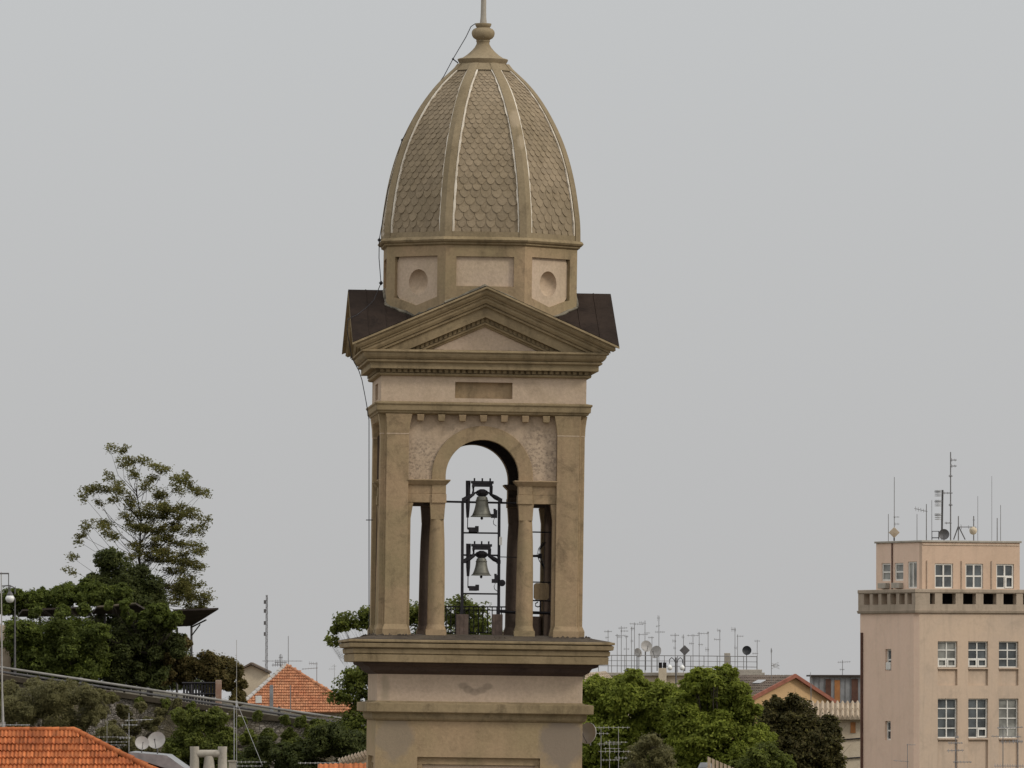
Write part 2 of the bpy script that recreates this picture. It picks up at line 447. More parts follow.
# ------------------------------------------------------------------ the ground, hillside and road
def hill_z(x, y):
    zr = ZC - 4.49 - 0.154 * x
    zr = max(min(zr, ZC + 6.0), 11.0)
    k = min(max((y - 330.0) / 250.0, 0), 1)
    low = (zr - 5.2) * (k * k * (3 - 2 * k)) - 1.0
    if y < 596.0: return low
    b = min(max((y - 596.0) / 1.5, 0), 1)
    z = low + (zr - low) * b
    if y > 720: z -= (y - 720) * 0.12
    return z

g = MB()
g.add([(-6000, -2000, 0), (6000, -2000, 0), (6000, 9000, 0), (-6000, 9000, 0)], [(0, 1, 2, 3)])
tag(g.build('ground', M['ground']), kind='structure')
g = MB()
xs = [-160 + 5 * i for i in range(65)]
ys = [330 + 12 * i for i in range(22)] + [590, 595.5, 596.5, 597.7, 600, 606, 614, 625, 640, 660, 690, 720, 760, 820, 900]
ys = sorted(set(ys))
rnd = random.Random(4)
b0 = []
for y in ys:
    for x in xs:
        edge = max(0, abs(x) - 120) / 40.0
        b0.append((x, y, hill_z(x, y) * (1 - edge) - edge * 1.5 + rnd.uniform(-0.15, 0.15)))
nx = len(xs)
g.add(b0, [(j * nx + i, j * nx + i + 1, (j + 1) * nx + i + 1, (j + 1) * nx + i) for j in range(len(ys) - 1) for i in range(nx - 1)])
tag(g.build('hillside', M['hill'], smooth='all'), kind='structure')
g = MB()
rv = []
for i in range(30):
    x = -60 + 2.4 * i
    for y in (601.0, 606.0):
        rv.append((x, y, hill_z(x, 606) + 0.32))
g.add(rv, [(2 * i, 2 * i + 2, 2 * i + 3, 2 * i + 1) for i in range(29)])
tag(g.build('road', M['asphalt']), kind='structure')

def wall_with_holes(mb, u0, u1, v0, v1, holes, fn, t0, t1):
    us = sorted(set([u0, u1] + [h[0] for h in holes] + [h[1] for h in holes]))
    vs = sorted(set([v0, v1] + [h[2] for h in holes] + [h[3] for h in holes]))
    solid = lambda i, j: not any(h[0] - 1e-6 <= (us[i] + us[i + 1]) / 2 <= h[1] + 1e-6 and h[2] - 1e-6 <= (vs[j] + vs[j + 1]) / 2 <= h[3] + 1e-6 for h in holes)
    nu, nv = len(us) - 1, len(vs) - 1
    S = [[solid(i, j) for j in range(nv)] for i in range(nu)]
    idx = {}
    def V(i, j, t):
        if (i, j, t) not in idx:
            idx[(i, j, t)] = len(mb.v); mb.v.append(tuple(fn(us[i], vs[j], t)))
        return idx[(i, j, t)]
    for i in range(nu):
        for j in range(nv):
            if not S[i][j]: continue
            for t, fl_ in ((t0, 0), (t1, 1)):
                f = [V(i, j, t), V(i + 1, j, t), V(i + 1, j + 1, t), V(i, j + 1, t)]
                mb.f.append(f if not fl_ else f[::-1]); mb.m.append(0)
            for di, dj, e in ((-1, 0, ((i, j), (i, j + 1))), (1, 0, ((i + 1, j), (i + 1, j + 1))), (0, -1, ((i, j), (i + 1, j))), (0, 1, ((i, j + 1), (i + 1, j + 1)))):
                a_, b_ = i + di, j + dj
                if 0 <= a_ < nu and 0 <= b_ < nv and S[a_][b_]: continue
                p_, q_ = e
                mb.f.append([V(*p_, t0), V(*q_, t0), V(*q_, t1), V(*p_, t1)]); mb.m.append(0)

# ------------------------------------------------------------------ the bell tower
TY = 220.0
LEAN = R(0.80)
YAW = R(3.4)
ax_x = (474.0 - 512.0) * TY / F
MT = Matrix.Translation((ax_x - ZC * math.tan(LEAN), TY, 0)) @ Matrix.Rotation(LEAN, 4, 'Y') @ Matrix.Rotation(YAW, 4, 'Z')
MTI = MT.inverted()
tower = thing('bell_tower', 'tall tan bell tower with scaled dome, pediments and open arched belfry', 'tower')
tower.matrix_world = MT

def Z(y, p=2.6):
    return ZC + (HY - y) * (TY - p) / F

def TL(px, py, p):
    """tower-local point on the plane p metres in front of the tower's axis"""
    o = MTI @ Vector((0, 0, ZC))
    d = (MTI.to_3x3() @ Vector(((px - 512) / F, 1.0, (HY - py) / F)))
    t = (-p - o.y) / d.y
    return o + d * t

def quarter(k):
    return Matrix.Rotation(k * math.pi / 2, 4, 'Z')

BV = 0.018
# base shaft with a framed panel on every side
PW = 1.52          # half width of the framed panel
zt = Z(757.5); zb = 9.0
sh = MB()
for k in range(4):
    s0_ = len(sh.v)
    e_ = 2.56 if k % 2 == 0 else 2.2
    wall_with_holes(sh, -e_, e_, 0, Z(721.5), [(-PW, PW, zb, zt)], lambda u, v, t: (u, -t, v), 2.56, 2.2)
    sh.xform(quarter(k), s0_)
shaft = sh.build('base_shaft', M['shaft'], tower)
for k in range(4):
    q = MB().box(-PW + 0.002, PW - 0.002, -2.40, -1.5, zb, zt - 0.19).xform(quarter(k)).build('panel', M['pink'], tower)
    fr = MB(); fr.box(-PW + 0.001, PW - 0.001, -2.47, -2.405, zt - 0.185, zt - 0.002)
    for sx in (-1, 1):
        a, b = sorted((sx * (PW - 0.001), sx * (PW - 0.13)))
        fr.box(a, b, -2.47, -2.405, zb, zt - 0.187)
    fr.xform(quarter(k)).build('panel_frame', M['tan'], q, bevel=0.008)

# belt course, frieze, ledge
MB().square([(2.55, Z(701.8)), (2.60, Z(702.8)), (2.81, Z(703.9, 2.8)), (2.81, Z(713, 2.8)), (2.66, Z(713.3)), (2.65, Z(719)), (2.60, Z(721.3)), (2.5, Z(721.6))]).build('belt_course', M['tan_moulding'], tower, bevel=BV)
MB().square([(2.545, Z(674)), (2.545, Z(702.9))]).build('frieze', M['frieze'], tower, bevel=BV)
MB().square([(2.3, Z(634.5)), (2.75, Z(637)), (3.22, Z(640.2, 3.2))]).build('ledge_top', M['moss'], tower)
MB().square([(3.20, Z(640.4, 3.2)), (3.285, Z(640.8, 3.2)), (3.285, Z(643, 3.2)), (3.20, Z(643.5, 3.2)), (3.265, Z(644.6, 3.2)), (3.25, Z(648.4, 3.2)), (3.14, Z(649.2, 3.2)), (3.18, Z(650.4, 3.2)), (3.165, Z(654.4, 3.2)),
             (3.11, Z(655, 3.2)), (3.145, Z(655.7, 3.2)), (3.13, Z(662.9, 3.2)), (2.9, Z(663.2, 3.0))]).build('ledge', M['tan_moulding'], tower, bevel=0.008)
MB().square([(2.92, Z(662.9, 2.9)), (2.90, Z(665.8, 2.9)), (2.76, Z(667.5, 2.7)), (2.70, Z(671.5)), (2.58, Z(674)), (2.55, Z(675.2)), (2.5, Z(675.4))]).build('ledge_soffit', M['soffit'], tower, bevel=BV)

# belfry
ZF = Z(636.5, 2.4)
z503, z480 = Z(503, 2.4), Z(480.3, 2.4)
ztop = Z(414.5, 2.5)
for sx in (-1, 1):
    for sy in (-1, 1):
        x0, x1 = sorted((sx * 1.83, sx * 2.43)); y0, y1 = sorted((sy * 1.83, sy * 2.43))
        pier = MB().box(x0, x1, y0, y1, ZF - 0.12, ztop).build('pier', [M['tan'], M['shaded_render']], tower, bevel=BV)
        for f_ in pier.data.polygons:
            f_.material_index = 1 if (f_.normal.x * sx < -.5 or f_.normal.y * sy < -.5) else 0  # faces towards the belfry inside are painted as shaded
for k in range(4):
    Q = quarter(k)
    for sx in (-1, 1):
        def pl(xi, xo, p, z):
            a, b = sx * xi, sx * xo
            if a > b: a, b = b, a
            return [(a, -p, z), (b, -p, z), (b, -2.25, z), (a, -2.25, z)]
        r_ = [pl(1.79, 2.43, 2.585, Z(637.2)), pl(1.79, 2.43, 2.585, Z(630)), pl(1.835, 2.385, 2.53, Z(625)), pl(1.835, 2.385, 2.53, Z(434.5)),
              pl(1.835, 2.385, 2.535, Z(433.9)), pl(1.815, 2.392, 2.545, Z(426)), pl(1.775, 2.405, 2.57, Z(418)), pl(1.76, 2.425, 2.585, Z(414.6))]
        pil = MB().rings(r_).xform(Q).build('pilaster', M['tan'], tower, bevel=0.012)
        jl = MB(); a, b = sorted((sx * 1.832, sx * 2.388)); jl.box(a, b, -2.536, -2.44, Z(434.9), Z(434.0))
        jl.xform(Q).build('joint_line', M['pink'], pil)
    # arched wall
    poly = [(-1.84, z480 - 0.02), (-1.84, ztop), (1.84, ztop), (1.84, z480 - 0.02), (0.915, z480 - 0.02)]
    zs = Z(476.3, 2.4)
    for i in range(0, 33):
        t = math.pi * i / 32
        poly.append((0.915 * math.cos(t), zs + 0.915 * math.sin(t)))
    poly.append((-0.915, z480 - 0.02))
    aw = MB().prism(poly, lambda u, v, d: (u, -d, v), 2.36, 2.02).xform(Q).build('arch_wall', M['pitted'], tower)
    il = MB().prism([(u * 0.999, v) for u, v in poly], lambda u, v, d: (u, -d, v), 2.018, 1.96).xform(Q).build('shade_lining', M['inner_shade'], aw)  # added sheet, coloured dark to deepen the shade behind the arch
    av = MB(); ro, ri = 1.25, 0.905
    outer = [(ro, z480 - 0.01)] + [(ro * math.cos(math.pi * i / 40), zs + ro * math.sin(math.pi * i / 40)) for i in range(41)] + [(-ro, z480 - 0.01)]
    inner = [(ri, z480 - 0.01)] + [(ri * math.cos(math.pi * i / 40), zs + ri * math.sin(math.pi * i / 40)) for i in range(41)] + [(-ri, z480 - 0.01)]
    n = len(outer)
    rg = []
    for i in range(n):
        rg.append([(outer[i][0], -2.405, outer[i][1]), (inner[i][0], -2.405, inner[i][1]), (inner[i][0], -2.10, inner[i][1]), (outer[i][0], -2.10, outer[i][1])])
    av.rings(rg).xform(Q).build('archivolt', M['tan'], aw, bevel=0.012)
    for sx in (-1, 1):
        im = MB()
        def blk(x0, x1, p, y0, y1, d=1.95, mat=0, e=0.0):
            a, b = sorted((sx * x0, sx * x1))
            im.box(a, b, -p, -d, Z(y1, 2.4), Z(y0, 2.4), mat)
        # entablature over the side opening, a little proud over the column
        blk(0.90, 1.86, 2.41, 485.4, 494.5); blk(0.89, 1.86, 2.425, 494.5, 503.1)
        blk(0.895, 1.245, 2.445, 485.4, 494.2); blk(0.882, 1.25, 2.462, 494.3, 503.4)
        a = [sx * 0.79, sx * 1.86]; a.sort()
        c0 = [sx * 0.89, sx * 1.86]; c0.sort()
        im.hexa([(c0[0], -2.45, Z(485.6, 2.4)), (c0[1], -2.45, Z(485.6, 2.4)), (c0[1], -1.9, Z(485.6, 2.4)), (c0[0], -1.9, Z(485.6, 2.4))],
                [(a[0], -2.54, Z(481.2, 2.4)), (a[1], -2.54, Z(481.2, 2.4)), (a[1], -1.84, Z(481.2, 2.4)), (a[0], -1.84, Z(481.2, 2.4))])
        im.box(a[0], a[1], -2.55, -1.83, Z(481.3, 2.4), Z(480.0, 2.4))
        i_o = im.xform(Q).build('impost', [M['tan'], M['shaded_render']], tower, bevel=0.01)
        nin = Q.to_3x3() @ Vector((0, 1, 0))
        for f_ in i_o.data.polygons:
            f_.material_index = 1 if f_.normal.dot(nin) > 0.25 else 0  # inward side takes the colour with shade painted in
        # column
        cx = sx * 1.095; cy = -2.235
        co = MB()
        co.lathe([(0.215, Z(625.5)), (0.212, Z(600)), (0.205, Z(570)), (0.19, Z(540)), (0.165, Z(519.5))], (cx, cy, 0), 28)
        sq = lambda h, z: [(cx - h, cy - h, z), (cx + h, cy - h, z), (cx + h, cy + h, z), (cx - h, cy + h, z)]
        co.rings([sq(0.163, Z(519.6)), sq(0.168, Z(516)), sq(0.178, Z(509)), sq(0.188, Z(505)), sq(0.19, Z(503))])
        co.rings([sq(0.255, Z(637.4)), sq(0.255, Z(630))])
        co.lathe([(0.25, Z(630)), (0.245, Z(628.8)), (0.225, Z(626.6)), (0.213, Z(624.5))], (cx, cy, 0), 28)
        c_o = co.xform(Q).build('column', [M['tan'], M['shaded_render']], tower, smooth=True)
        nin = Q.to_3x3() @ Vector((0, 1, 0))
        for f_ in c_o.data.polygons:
            f_.material_index = 1 if f_.normal.dot(nin) > 0.25 else 0  # inner half of the column painted as if in shade
        # half pilaster at the pier
        rp = MB(); a_ = sorted((sx * 1.76, sx * 1.84))
        b_ = sorted((sx * 1.70, sx * 1.84))
        rp.rings([[(b_[0], -2.42, Z(637)), (b_[1], -2.42, Z(637)), (b_[1], -2.05, Z(637)), (b_[0], -2.05, Z(637))],
                  [(a_[0], -2.40, Z(626)), (a_[1], -2.40, Z(626)), (a_[1], -2.05, Z(626)), (a_[0], -2.05, Z(626))],
                  [(a_[0], -2.40, Z(519)), (a_[1], -2.40, Z(519)), (a_[1], -2.05, Z(519)), (a_[0], -2.05, Z(519))],
                  [(b_[0], -2.42, Z(503.2)), (b_[1], -2.42, Z(503.2)), (b_[1], -2.05, Z(503.2)), (b_[0], -2.05, Z(503.2))]])
        rp.xform(Q).build('respond', M['tan'], tower, bevel=0.01)
MB().square([(1.82, Z(414)), (1.82, Z(419))]).build('belfry_ceiling', M['inner_shade'], tower)  # interior shade painted in by the dark colour
MB().square([(2.72, Z(637.6)), (2.72, Z(641))]).build('belfry_floor', M['moss'], tower)

dbr = MB(); rd = random.Random(8)
for k in range(4):
    s0_ = len(dbr.v)
    for i in range(70):
        if i < 40:
            x = rd.choice((-1, 1)) * rd.uniform(1.65, 2.62); y = -rd.uniform(2.62, 2.74)
        else:
            x = rd.uniform(-2.9, 2.9); y = -rd.uniform(2.66, 2.95)
        zz = Z(637, 2.75) - (abs(y) - 2.75) * .2
        r_ = rd.uniform(.010, .04) * (1.0 if i < 40 else .6)
        dbr.lathe([(r_ * .3, -r_ * .5), (r_, 0), (r_ * rd.uniform(.5, .9), r_ * .7), (r_ * .15, r_ * rd.uniform(.9, 1.6))], (x, y, zz), 6)
    dbr.xform(quarter(k), s0_)
tag(dbr.build('moss_debris', M['moss'], tower), kind='stuff')

# second cornice and the attic block with its sunk panels
c2 = MB().square([(2.56, Z(402.2)), (2.60, Z(402.6)), (2.69, Z(403.2)), (2.69, Z(405)), (2.66, Z(405.8)), (2.65, Z(411.2)), (2.61, Z(412)), (2.60, Z(413.6)), (2.55, Z(414.5)), (2.3, Z(415.6))]).build('lower_cornice', M['tan_moulding'], tower, bevel=0.012)
for k in range(4):
    for i in range(7):
        x = (i - 3) * 0.519
        md = MB().hexa([(x - 0.075, -2.56, Z(421.4)), (x + 0.075, -2.56, Z(421.4)), (x + 0.075, -2.34, Z(421.4)), (x - 0.075, -2.34, Z(421.4))],
                       [(x - 0.09, -2.60, Z(414.8)), (x + 0.09, -2.60, Z(414.8)), (x + 0.09, -2.34, Z(414.8)), (x - 0.09, -2.34, Z(414.8))])
        md.xform(quarter(k)).build('modillion', M['tan'], c2, bevel=0.01)
at = MB()
n0, n1 = Z(398.3), Z(382)
at.square([(2.54, Z(376.5)), (2.54, n1)])
at.square([(2.54, n0), (2.54, Z(403))])
for sx in (-1, 1):
    for sy in (-1, 1):
        x0, x1 = sorted((sx * 0.71, sx * 2.54)); y0, y1 = sorted((sy * 0.71, sy * 2.54))
        at.box(x0, x1, y0, y1, n0, n1)
at.square([(2.40, n1), (2.40, n0)])
attic = at.build('attic_block', M['pink'], tower)
for k in range(4):
    MB().box(-0.705, 0.705, -2.405, -2.3, n0 + 0.002, n1 - 0.002).xform(quarter(k)).build('sunk_panel', M['tan'], attic)

# main cornice
mc = MB().square([(2.6, Z(350)), (3.0, Z(351)), (3.06, Z(351.4, 3)), (3.06, Z(352.8, 3)), (3.00, Z(353.2, 3)), (3.00, Z(355.4, 3)), (2.97, Z(357.5, 3)), (2.92, Z(359.4, 3)), (2.87, Z(360.2, 3)), (2.91, Z(360.8, 3)), (2.90, Z(362.6, 3)), (2.82, Z(363.2, 3)), (2.82, Z(369.4, 3)),
                  (2.70, Z(369.6)), (2.60, Z(369.8)), (2.60, Z(373.6)), (2.66, Z(374)), (2.64, Z(376.2)), (2.57, Z(376.8)), (2.5, Z(377))]).build('main_cornice', M['tan_moulding'], tower, bevel=0.01)
dn = MB()
for k in range(4):
    s = len(dn.v)
    nd = 36
    for i in range(nd):
        x = -2.6 + 5.2 * (i + 0.5) / nd
        dn.box(x - 0.045, x + 0.045, -2.67, -2.59, Z(373.2), Z(370))
    dn.xform(quarter(k), s)
dn.build('dentil_band', M['tan_moulding'], mc)

# cross gable with raking mouldings
SL = 0.437
zr = Z(286, 3.27)
prof_old = [(3.27, 0.0), (3.275, 0.05), (3.25, 0.07), (3.22, 0.14), (3.15, 0.20), (3.10, 0.235), (3.09, 0.27), (3.06, 0.28), (3.03, 0.34), (2.965, 0.42), (2.93, 0.455), (2.925, 0.515), (2.855, 0.53), (2.845, 0.745), (2.70, 0.75), (2.66, 0.755), (2.655, 0.86), (2.62, 0.87), (2.61, 0.955), (2.57, 0.965), (2.53, 1.0)]
prof = [(3.29, 0.0), (3.295, 0.05), (3.20, 0.06), (3.205, 0.13), (3.15, 0.19), (3.08, 0.20), (3.09, 0.25), (3.03, 0.265), (3.035, 0.33), (2.985, 0.40), (2.91, 0.41), (2.935, 0.42), (2.93, 0.475), (2.84, 0.49),
        (2.845, 0.74), (2.70, 0.75), (2.66, 0.755), (2.655, 0.86), (2.70, 0.865), (2.69, 0.91), (2.63, 0.925), (2.62, 0.965), (2.57, 0.975), (2.53, 1.0)]
zcut = Z(351.6, 3.0)
rk = MB()
for k in range(4):
    s = len(rk.v)
    rows = []
    for p, dz in prof:
        # where the moulding sinks into the horizontal cornice it is cut level
        xe = min(p, max(0.05, (zr - dz - zcut) / SL))
        rows.append([(-xe, -p, zr - SL * xe - dz), (0, -p, zr - dz), (xe, -p, zr - SL * xe - dz)])
    b = len(rk.v)
    for r_ in rows: rk.v += r_
    for j in range(len(rows) - 1):
        for i in range(2):
            rk.f.append([b + j * 3 + i, b + j * 3 + i + 1, b + (j + 1) * 3 + i + 1, b + (j + 1) * 3 + i]); rk.m.append(0)
    for sx in (-1, 1):                                  # small dentils below the rake
        for i in range(17):
            x = sx * (0.06 + 0.114 * i)
            z = zr - 0.80 - SL * abs(x)
            if z < zcut + 0.02: continue
            h = 0.036
            rk.hexa([(x - h, -2.70, z - 0.045 - SL * (abs(x - h) - abs(x))), (x + h, -2.70, z - 0.045 - SL * (abs(x + h) - abs(x))), (x + h, -2.62, z - 0.045 - SL * (abs(x + h) - abs(x))), (x - h, -2.62, z - 0.045 - SL * (abs(x - h) - abs(x)))],
                    [(x - h, -2.70, z + 0.045 - SL * (abs(x - h) - abs(x))), (x + h, -2.70, z + 0.045 - SL * (abs(x + h) - abs(x))), (x + h, -2.62, z + 0.045 - SL * (abs(x + h) - abs(x))), (x - h, -2.62, z + 0.045 - SL * (abs(x - h) - abs(x)))])
    rk.xform(quarter(k), s)
rk.build('raking_cornice', M['tan_moulding'], tower)
for k in range(4):
    zt_ = zr - 0.95; hw = (zt_ - zcut) / SL + 0.1
    ty = MB().prism([(-hw, zcut - 0.05), (hw, zcut - 0.05), (0, zt_ + 0.05)], lambda u, v, d: (u, -d, v), 2.565, 2.3)
    ty.xform(quarter(k)).build('tympanum', M['pink'], tower)
rf = MB()
for k in range(4):
    s = len(rf.v); p = 3.285; e = 0.012
    rf.add([(0, 0, zr + e), (0, -p, zr + e), (-p, -p, zr - SL * p + e), (p, -p, zr - SL * p + e)], [(0, 2, 1), (0, 1, 3)])
    for v in (0.9, 1.4, 1.9, 2.4, 2.85):                  # lapped joints of the roof sheet
        for sx in (-1, 1):
            rf.tube([(0, -v, zr + e), (sx * v, -v, zr - SL * v + e)], .016, 5)
    rf.xform(quarter(k), s)
rf.build('gable_roof', M['slate'], tower)

# octagonal drum
AD = 2.37
z_d1, z_d0 = Z(247.9, 1.15), zr - 1.25
k8 = math.tan(math.pi / 8)
for i in range(8):
    Q = Matrix.Rotation(R(45) * i, 4, 'Z')
    hw = AD * k8
    dr = MB()
    fn = lambda u, v, d: (u, -d, v)
    if i % 2 == 0:
        pt, pb, pw = Z(256.3, 2.4), Z(286, 2.4), 0.715
        poly_in = [(-pw, pb), (pw, pb), (pw, pt), (-pw, pt)]
        dp = 0.07
    else:
        pt, pb, pw = Z(257, 1.7), Z(298, 1.7), 0.71
        poly_in = [(-pw, pb), (0, Z(306.5, 1.7)), (pw, pb), (pw, pt), (-pw, pt)]
        dp = 0.09
    # wall ring round the sunk field, closed by strips
    dr.prism([(-hw, pt), (hw, pt), (hw, z_d1), (-hw, z_d1)], fn, AD, AD - 0.3)
    dr.prism([(-hw, pb), (-pw, pb), (-pw, pt), (-hw, pt)], fn, AD, AD - 0.3)
    dr.prism([(pw, pb), (hw, pb), (hw, pt), (pw, pt)], fn, AD, AD - 0.3)
    low = [(-hw, z_d0), (hw, z_d0), (hw, pb), (pw, pb)] + ([(0, Z(306.5, 1.7))] if i % 2 else []) + [(-pw, pb), (-hw, pb)]
    dr.prism(low, fn, AD, AD - 0.3)
    wall = dr.xform(Q).build('drum_wall', M['tan'], tower)
    fd = MB()
    zc_ = Z(282.6 if i % 2 else 270, 1.7)
    if i % 2:
        # field pierced by a round hollow
        rn, ns = 0.315, 32
        A = AD - dp
        ring = [(rn * math.cos(2 * math.pi * j / ns), zc_ + rn * math.sin(2 * math.pi * j / ns)) for j in range(ns)]
        outp = []
        for j in range(ns):                     # the frame of the field met by the rays from the centre
            t = 2 * math.pi * j / ns; c, s_ = math.cos(t), math.sin(t)
            best = 9
            pp = [(-pw - 0.01, pb), (0, Z(307, 1.7)), (pw + 0.01, pb), (pw + 0.01, pt + 0.01), (-pw - 0.01, pt + 0.01)]
            for a in range(5):
                (x0, y0), (x1, y1) = pp[a], pp[(a + 1) % 5]
                y0 -= zc_; y1 -= zc_
                den = c * (y1 - y0) - s_ * (x1 - x0)
                if abs(den) < 1e-9: continue
                tt = (x0 * (y1 - y0) - y0 * (x1 - x0)) / den
                uu = (x0 * s_ - y0 * c) / den
                if tt > 0 and -1e-6 <= uu <= 1 + 1e-6: best = min(best, tt)
            outp.append((best * c, zc_ + best * s_))
        b = len(fd.v)
        fd.v += [(u, -A, v) for u, v in outp] + [(u, -A, v) for u, v in ring]
        for j in range(ns):
            fd.f.append([b + j, b + (j + 1) % ns, b + ns + (j + 1) % ns, b + ns + j]); fd.m.append(0)
        corner = [(-pw - 0.01, pt + 0.01), (pw + 0.01, pt + 0.01), (-pw - 0.01, pb), (pw + 0.01, pb), (0, Z(307, 1.7))]
        bx = len(fd.v)
        fd.box(-pw - 0.005, pw + 0.005, -A + 0.26, -A + 0.3, Z(306, 1.7), pt)
        b = len(fd.v); lv = 7
        for l in range(lv):
            a = (math.pi / 2) * l / (lv - 1) * 0.97
            fd.v += [(rn * math.cos(a) * math.cos(2 * math.pi * j / ns), -A + 0.24 * math.sin(a), zc_ + rn * math.cos(a) * math.sin(2 * math.pi * j / ns)) for j in range(ns)]
        for l in range(lv - 1):
            for j in range(ns):
                fd.f.append([b + l * ns + j, b + l * ns + (j + 1) % ns, b + (l + 1) * ns + (j + 1) % ns, b + (l + 1) * ns + j]); fd.m.append(0)
        fd.f.append([b + (lv - 1) * ns + j for j in range(ns)]); fd.m.append(0)
        fd.xform(Q).build('niche_panel', M['pink'], wall, smooth=True)
    else:
        fd.box(-pw - 0.01, pw + 0.01, -AD + dp, -AD + 0.28, pb - 0.01, pt + 0.01)
        fd.xform(Q).build('drum_panel', M['pink'], wall)
# cement fillet where the drum meets the roof
fl = MB()
for i in range(8):
    Q = Matrix.Rotation(R(45) * i, 4, 'Z')
    A = AD + 0.01; hw = A * k8
    pts = []
    for j in range(13):
        u = -hw + 2 * hw * j / 12
        q = Q @ Vector((u, -A, 0))
        z = zr - SL * min(abs(q.x), abs(q.y)) + 0.02
        pts.append((q.x, q.y, z + 0.02))
    r_f = random.Random(i)
    pts = [(x_, y_, z_ + r_f.uniform(-.02, .015)) for x_, y_, z_ in pts]
    fl.tube(pts, [r_f.uniform(.02, .06) for _ in pts], 6)
fl.build('cement_fillet', M['fillet'], tower)
# ring moulding
ZR = lambda y: Z(y, 1.15)
MB().octo([(2.2, ZR(238.2)), (2.43, ZR(239.2)), (2.49, ZR(240.2)), (2.525, ZR(242.2)), (2.49, ZR(244.2)), (2.43, ZR(245.0)), (2.44, ZR(246.4)), (2.37, ZR(248)), (2.2, ZR(248.4))]).build('ring_moulding', M['tan_moulding'], tower, bevel=0.008)

# ribbed dome: apothem of the ribs' outer face against image row
dome_pts = [(64.5, 24.0), (72, 32.5), (82, 43.5), (95, 54.5), (109.4, 64), (123, 71.5), (136.7, 78), (150, 83.2), (164, 87.6), (178, 91.1), (191.4, 93.8), (210, 96.6), (225, 98.4), (246.5, 98.8)]
def dome_a(y):
    y = max(min(y, 246.5), 64.5)
    for (y0, a0), (y1, a1) in zip(dome_pts, dome_pts[1:]):
        if y <= y1:
            t = (y - y0) / (y1 - y0)
            return (a0 + (a1 - a0) * t) / 1.0216 / 40.0 * 1.012
    return dome_pts[-1][1] / 40.35
def dome_s(y):     # smoothed
    return sum(dome_a(y + d) for d in (-6, -3, 0, 3, 6)) / 5
Zd = lambda y: Z(y, 0.0)
rows_y = [64.5 + (246.0 - 64.5) * i / 36 for i in range(37)]
REC = 0.075
for i in range(8):
    Q = Matrix.Rotation(R(45) * i, 4, 'Z')
    # ribs on the octagon's corners
    Qr = Matrix.Rotation(R(45) * i + R(22.5), 4, 'Z')
    rg = []
    for y in rows_y:
        a = dome_s(y); Rv = a / math.cos(math.pi / 8)
        w = 0.10 + 0.075 * (a / 2.4)
        dx = w * math.sin(R(22.5)) ; 
        c_, s_ = math.cos(R(22.5)), math.sin(R(22.5))
        # bent rib: follows both faces from the corner
        rg.append([(0, -Rv, Zd(y)), (w * c_, -Rv + w * s_, Zd(y)), (w * c_ - 0.12 * s_, -Rv + w * s_ + 0.12 * c_, Zd(y)), (0, -Rv + 0.22, Zd(y)),
                   (-w * c_ + 0.12 * s_, -Rv + w * s_ + 0.12 * c_, Zd(y)), (-w * c_, -Rv + w * s_, Zd(y))])
    MB().rings(rg).xform(Qr).build('dome_rib', M['rib'], tower, smooth=True)
    # panel: backing, bands, scales and the white mortar lines
    pn = MB()
    def face(u, y, off):
        a = dome_s(y) - REC + off
        return (u, -a, Zd(y))
    def halfw(y):
        a = dome_s(y)
        return a * k8 - (0.10 + 0.075 * (a / 2.4))
    b = len(pn.v)
    for y in rows_y:
        h = halfw(y) + 0.05
        pn.v += [face(-h, y, 0), face(h, y, 0)]
    for j in range(len(rows_y) - 1):
        pn.f.append([b + 2 * j, b + 2 * j + 1, b + 2 * j + 3, b + 2 * j + 2]); pn.m.append(0)
    for (y0, y1, m_) in ((64.5, 71.5, 1), (236.5, 245.8, 1)):
        h0, h1 = halfw(y0) + 0.03, halfw(y1) + 0.03
        pn.hexa([face(-h1, y1, 0.055), face(h1, y1, 0.055), face(h1, y1, -0.02), face(-h1, y1, -0.02)],
                [face(-h0, y0, 0.055), face(h0, y0, 0.055), face(h0, y0, -0.02), face(-h0, y0, -0.02)], m_)
    # scales
    rr = random.Random(50 + i)
    y = 74.5; row = 0
    while y < 238:
        a = dome_s(y)
        w_full = 2 * halfw(y)
        tw = (5.2 + 5.0 * min(1, max(0, (y - 74) / 130))) / 40.0
        nt_ = max(2, round(w_full / tw)); tw = w_full / nt_
        step = tw * 40 * 0.70 * (max(.5, min(1, 1.05 - (140 - y) / 220)) if y < 140 else 1)
        off = 0.5 if row % 2 else 0.0
        for t in range(-1, nt_ + 1):
            u0 = -w_full / 2 + (t + off) * tw
            if u0 + tw * 0.5 < -w_full / 2 + 0.0 or u0 + tw * 0.5 > w_full / 2 + 0.0: continue
            ln = step * 1.75; tilt = 0.020 + rr.uniform(-0.006, 0.010)
            g_ = tw * 0.03
            jx = rr.uniform(-0.006, 0.006)
            shape = [(g_, 0.0), (tw - g_, 0.0), (tw - g_, 0.5), (tw * 0.94, 0.70), (tw * 0.80, 0.87), (tw * 0.62, 0.98), (tw * 0.5, 1.0), (tw * 0.38, 0.98), (tw * 0.20, 0.87), (tw * 0.06, 0.70), (g_, 0.5)]
            lim = w_full / 2 + 0.02
            top = []; bot = []
            for (su, sv) in shape:
                uu = max(-lim, min(lim, u0 + su + jx)); yy = min(y - step + ln * sv, 241.0)
                o_ = 0.004 + tilt * sv ** 2.2
                top.append(face(uu, yy, o_)); bot.append(face(uu, yy, o_ - 0.026))
            bb = len(pn.v); ns_ = len(shape)
            pn.v += top + bot
            pn.f.append([bb + q for q in range(ns_)]); pn.m.append(0)
            for q in range(ns_):
                pn.f.append([bb + q, bb + (q + 1) % ns_, bb + ns_ + (q + 1) % ns_, bb + ns_ + q]); pn.m.append(0)
        y += step; row += 1
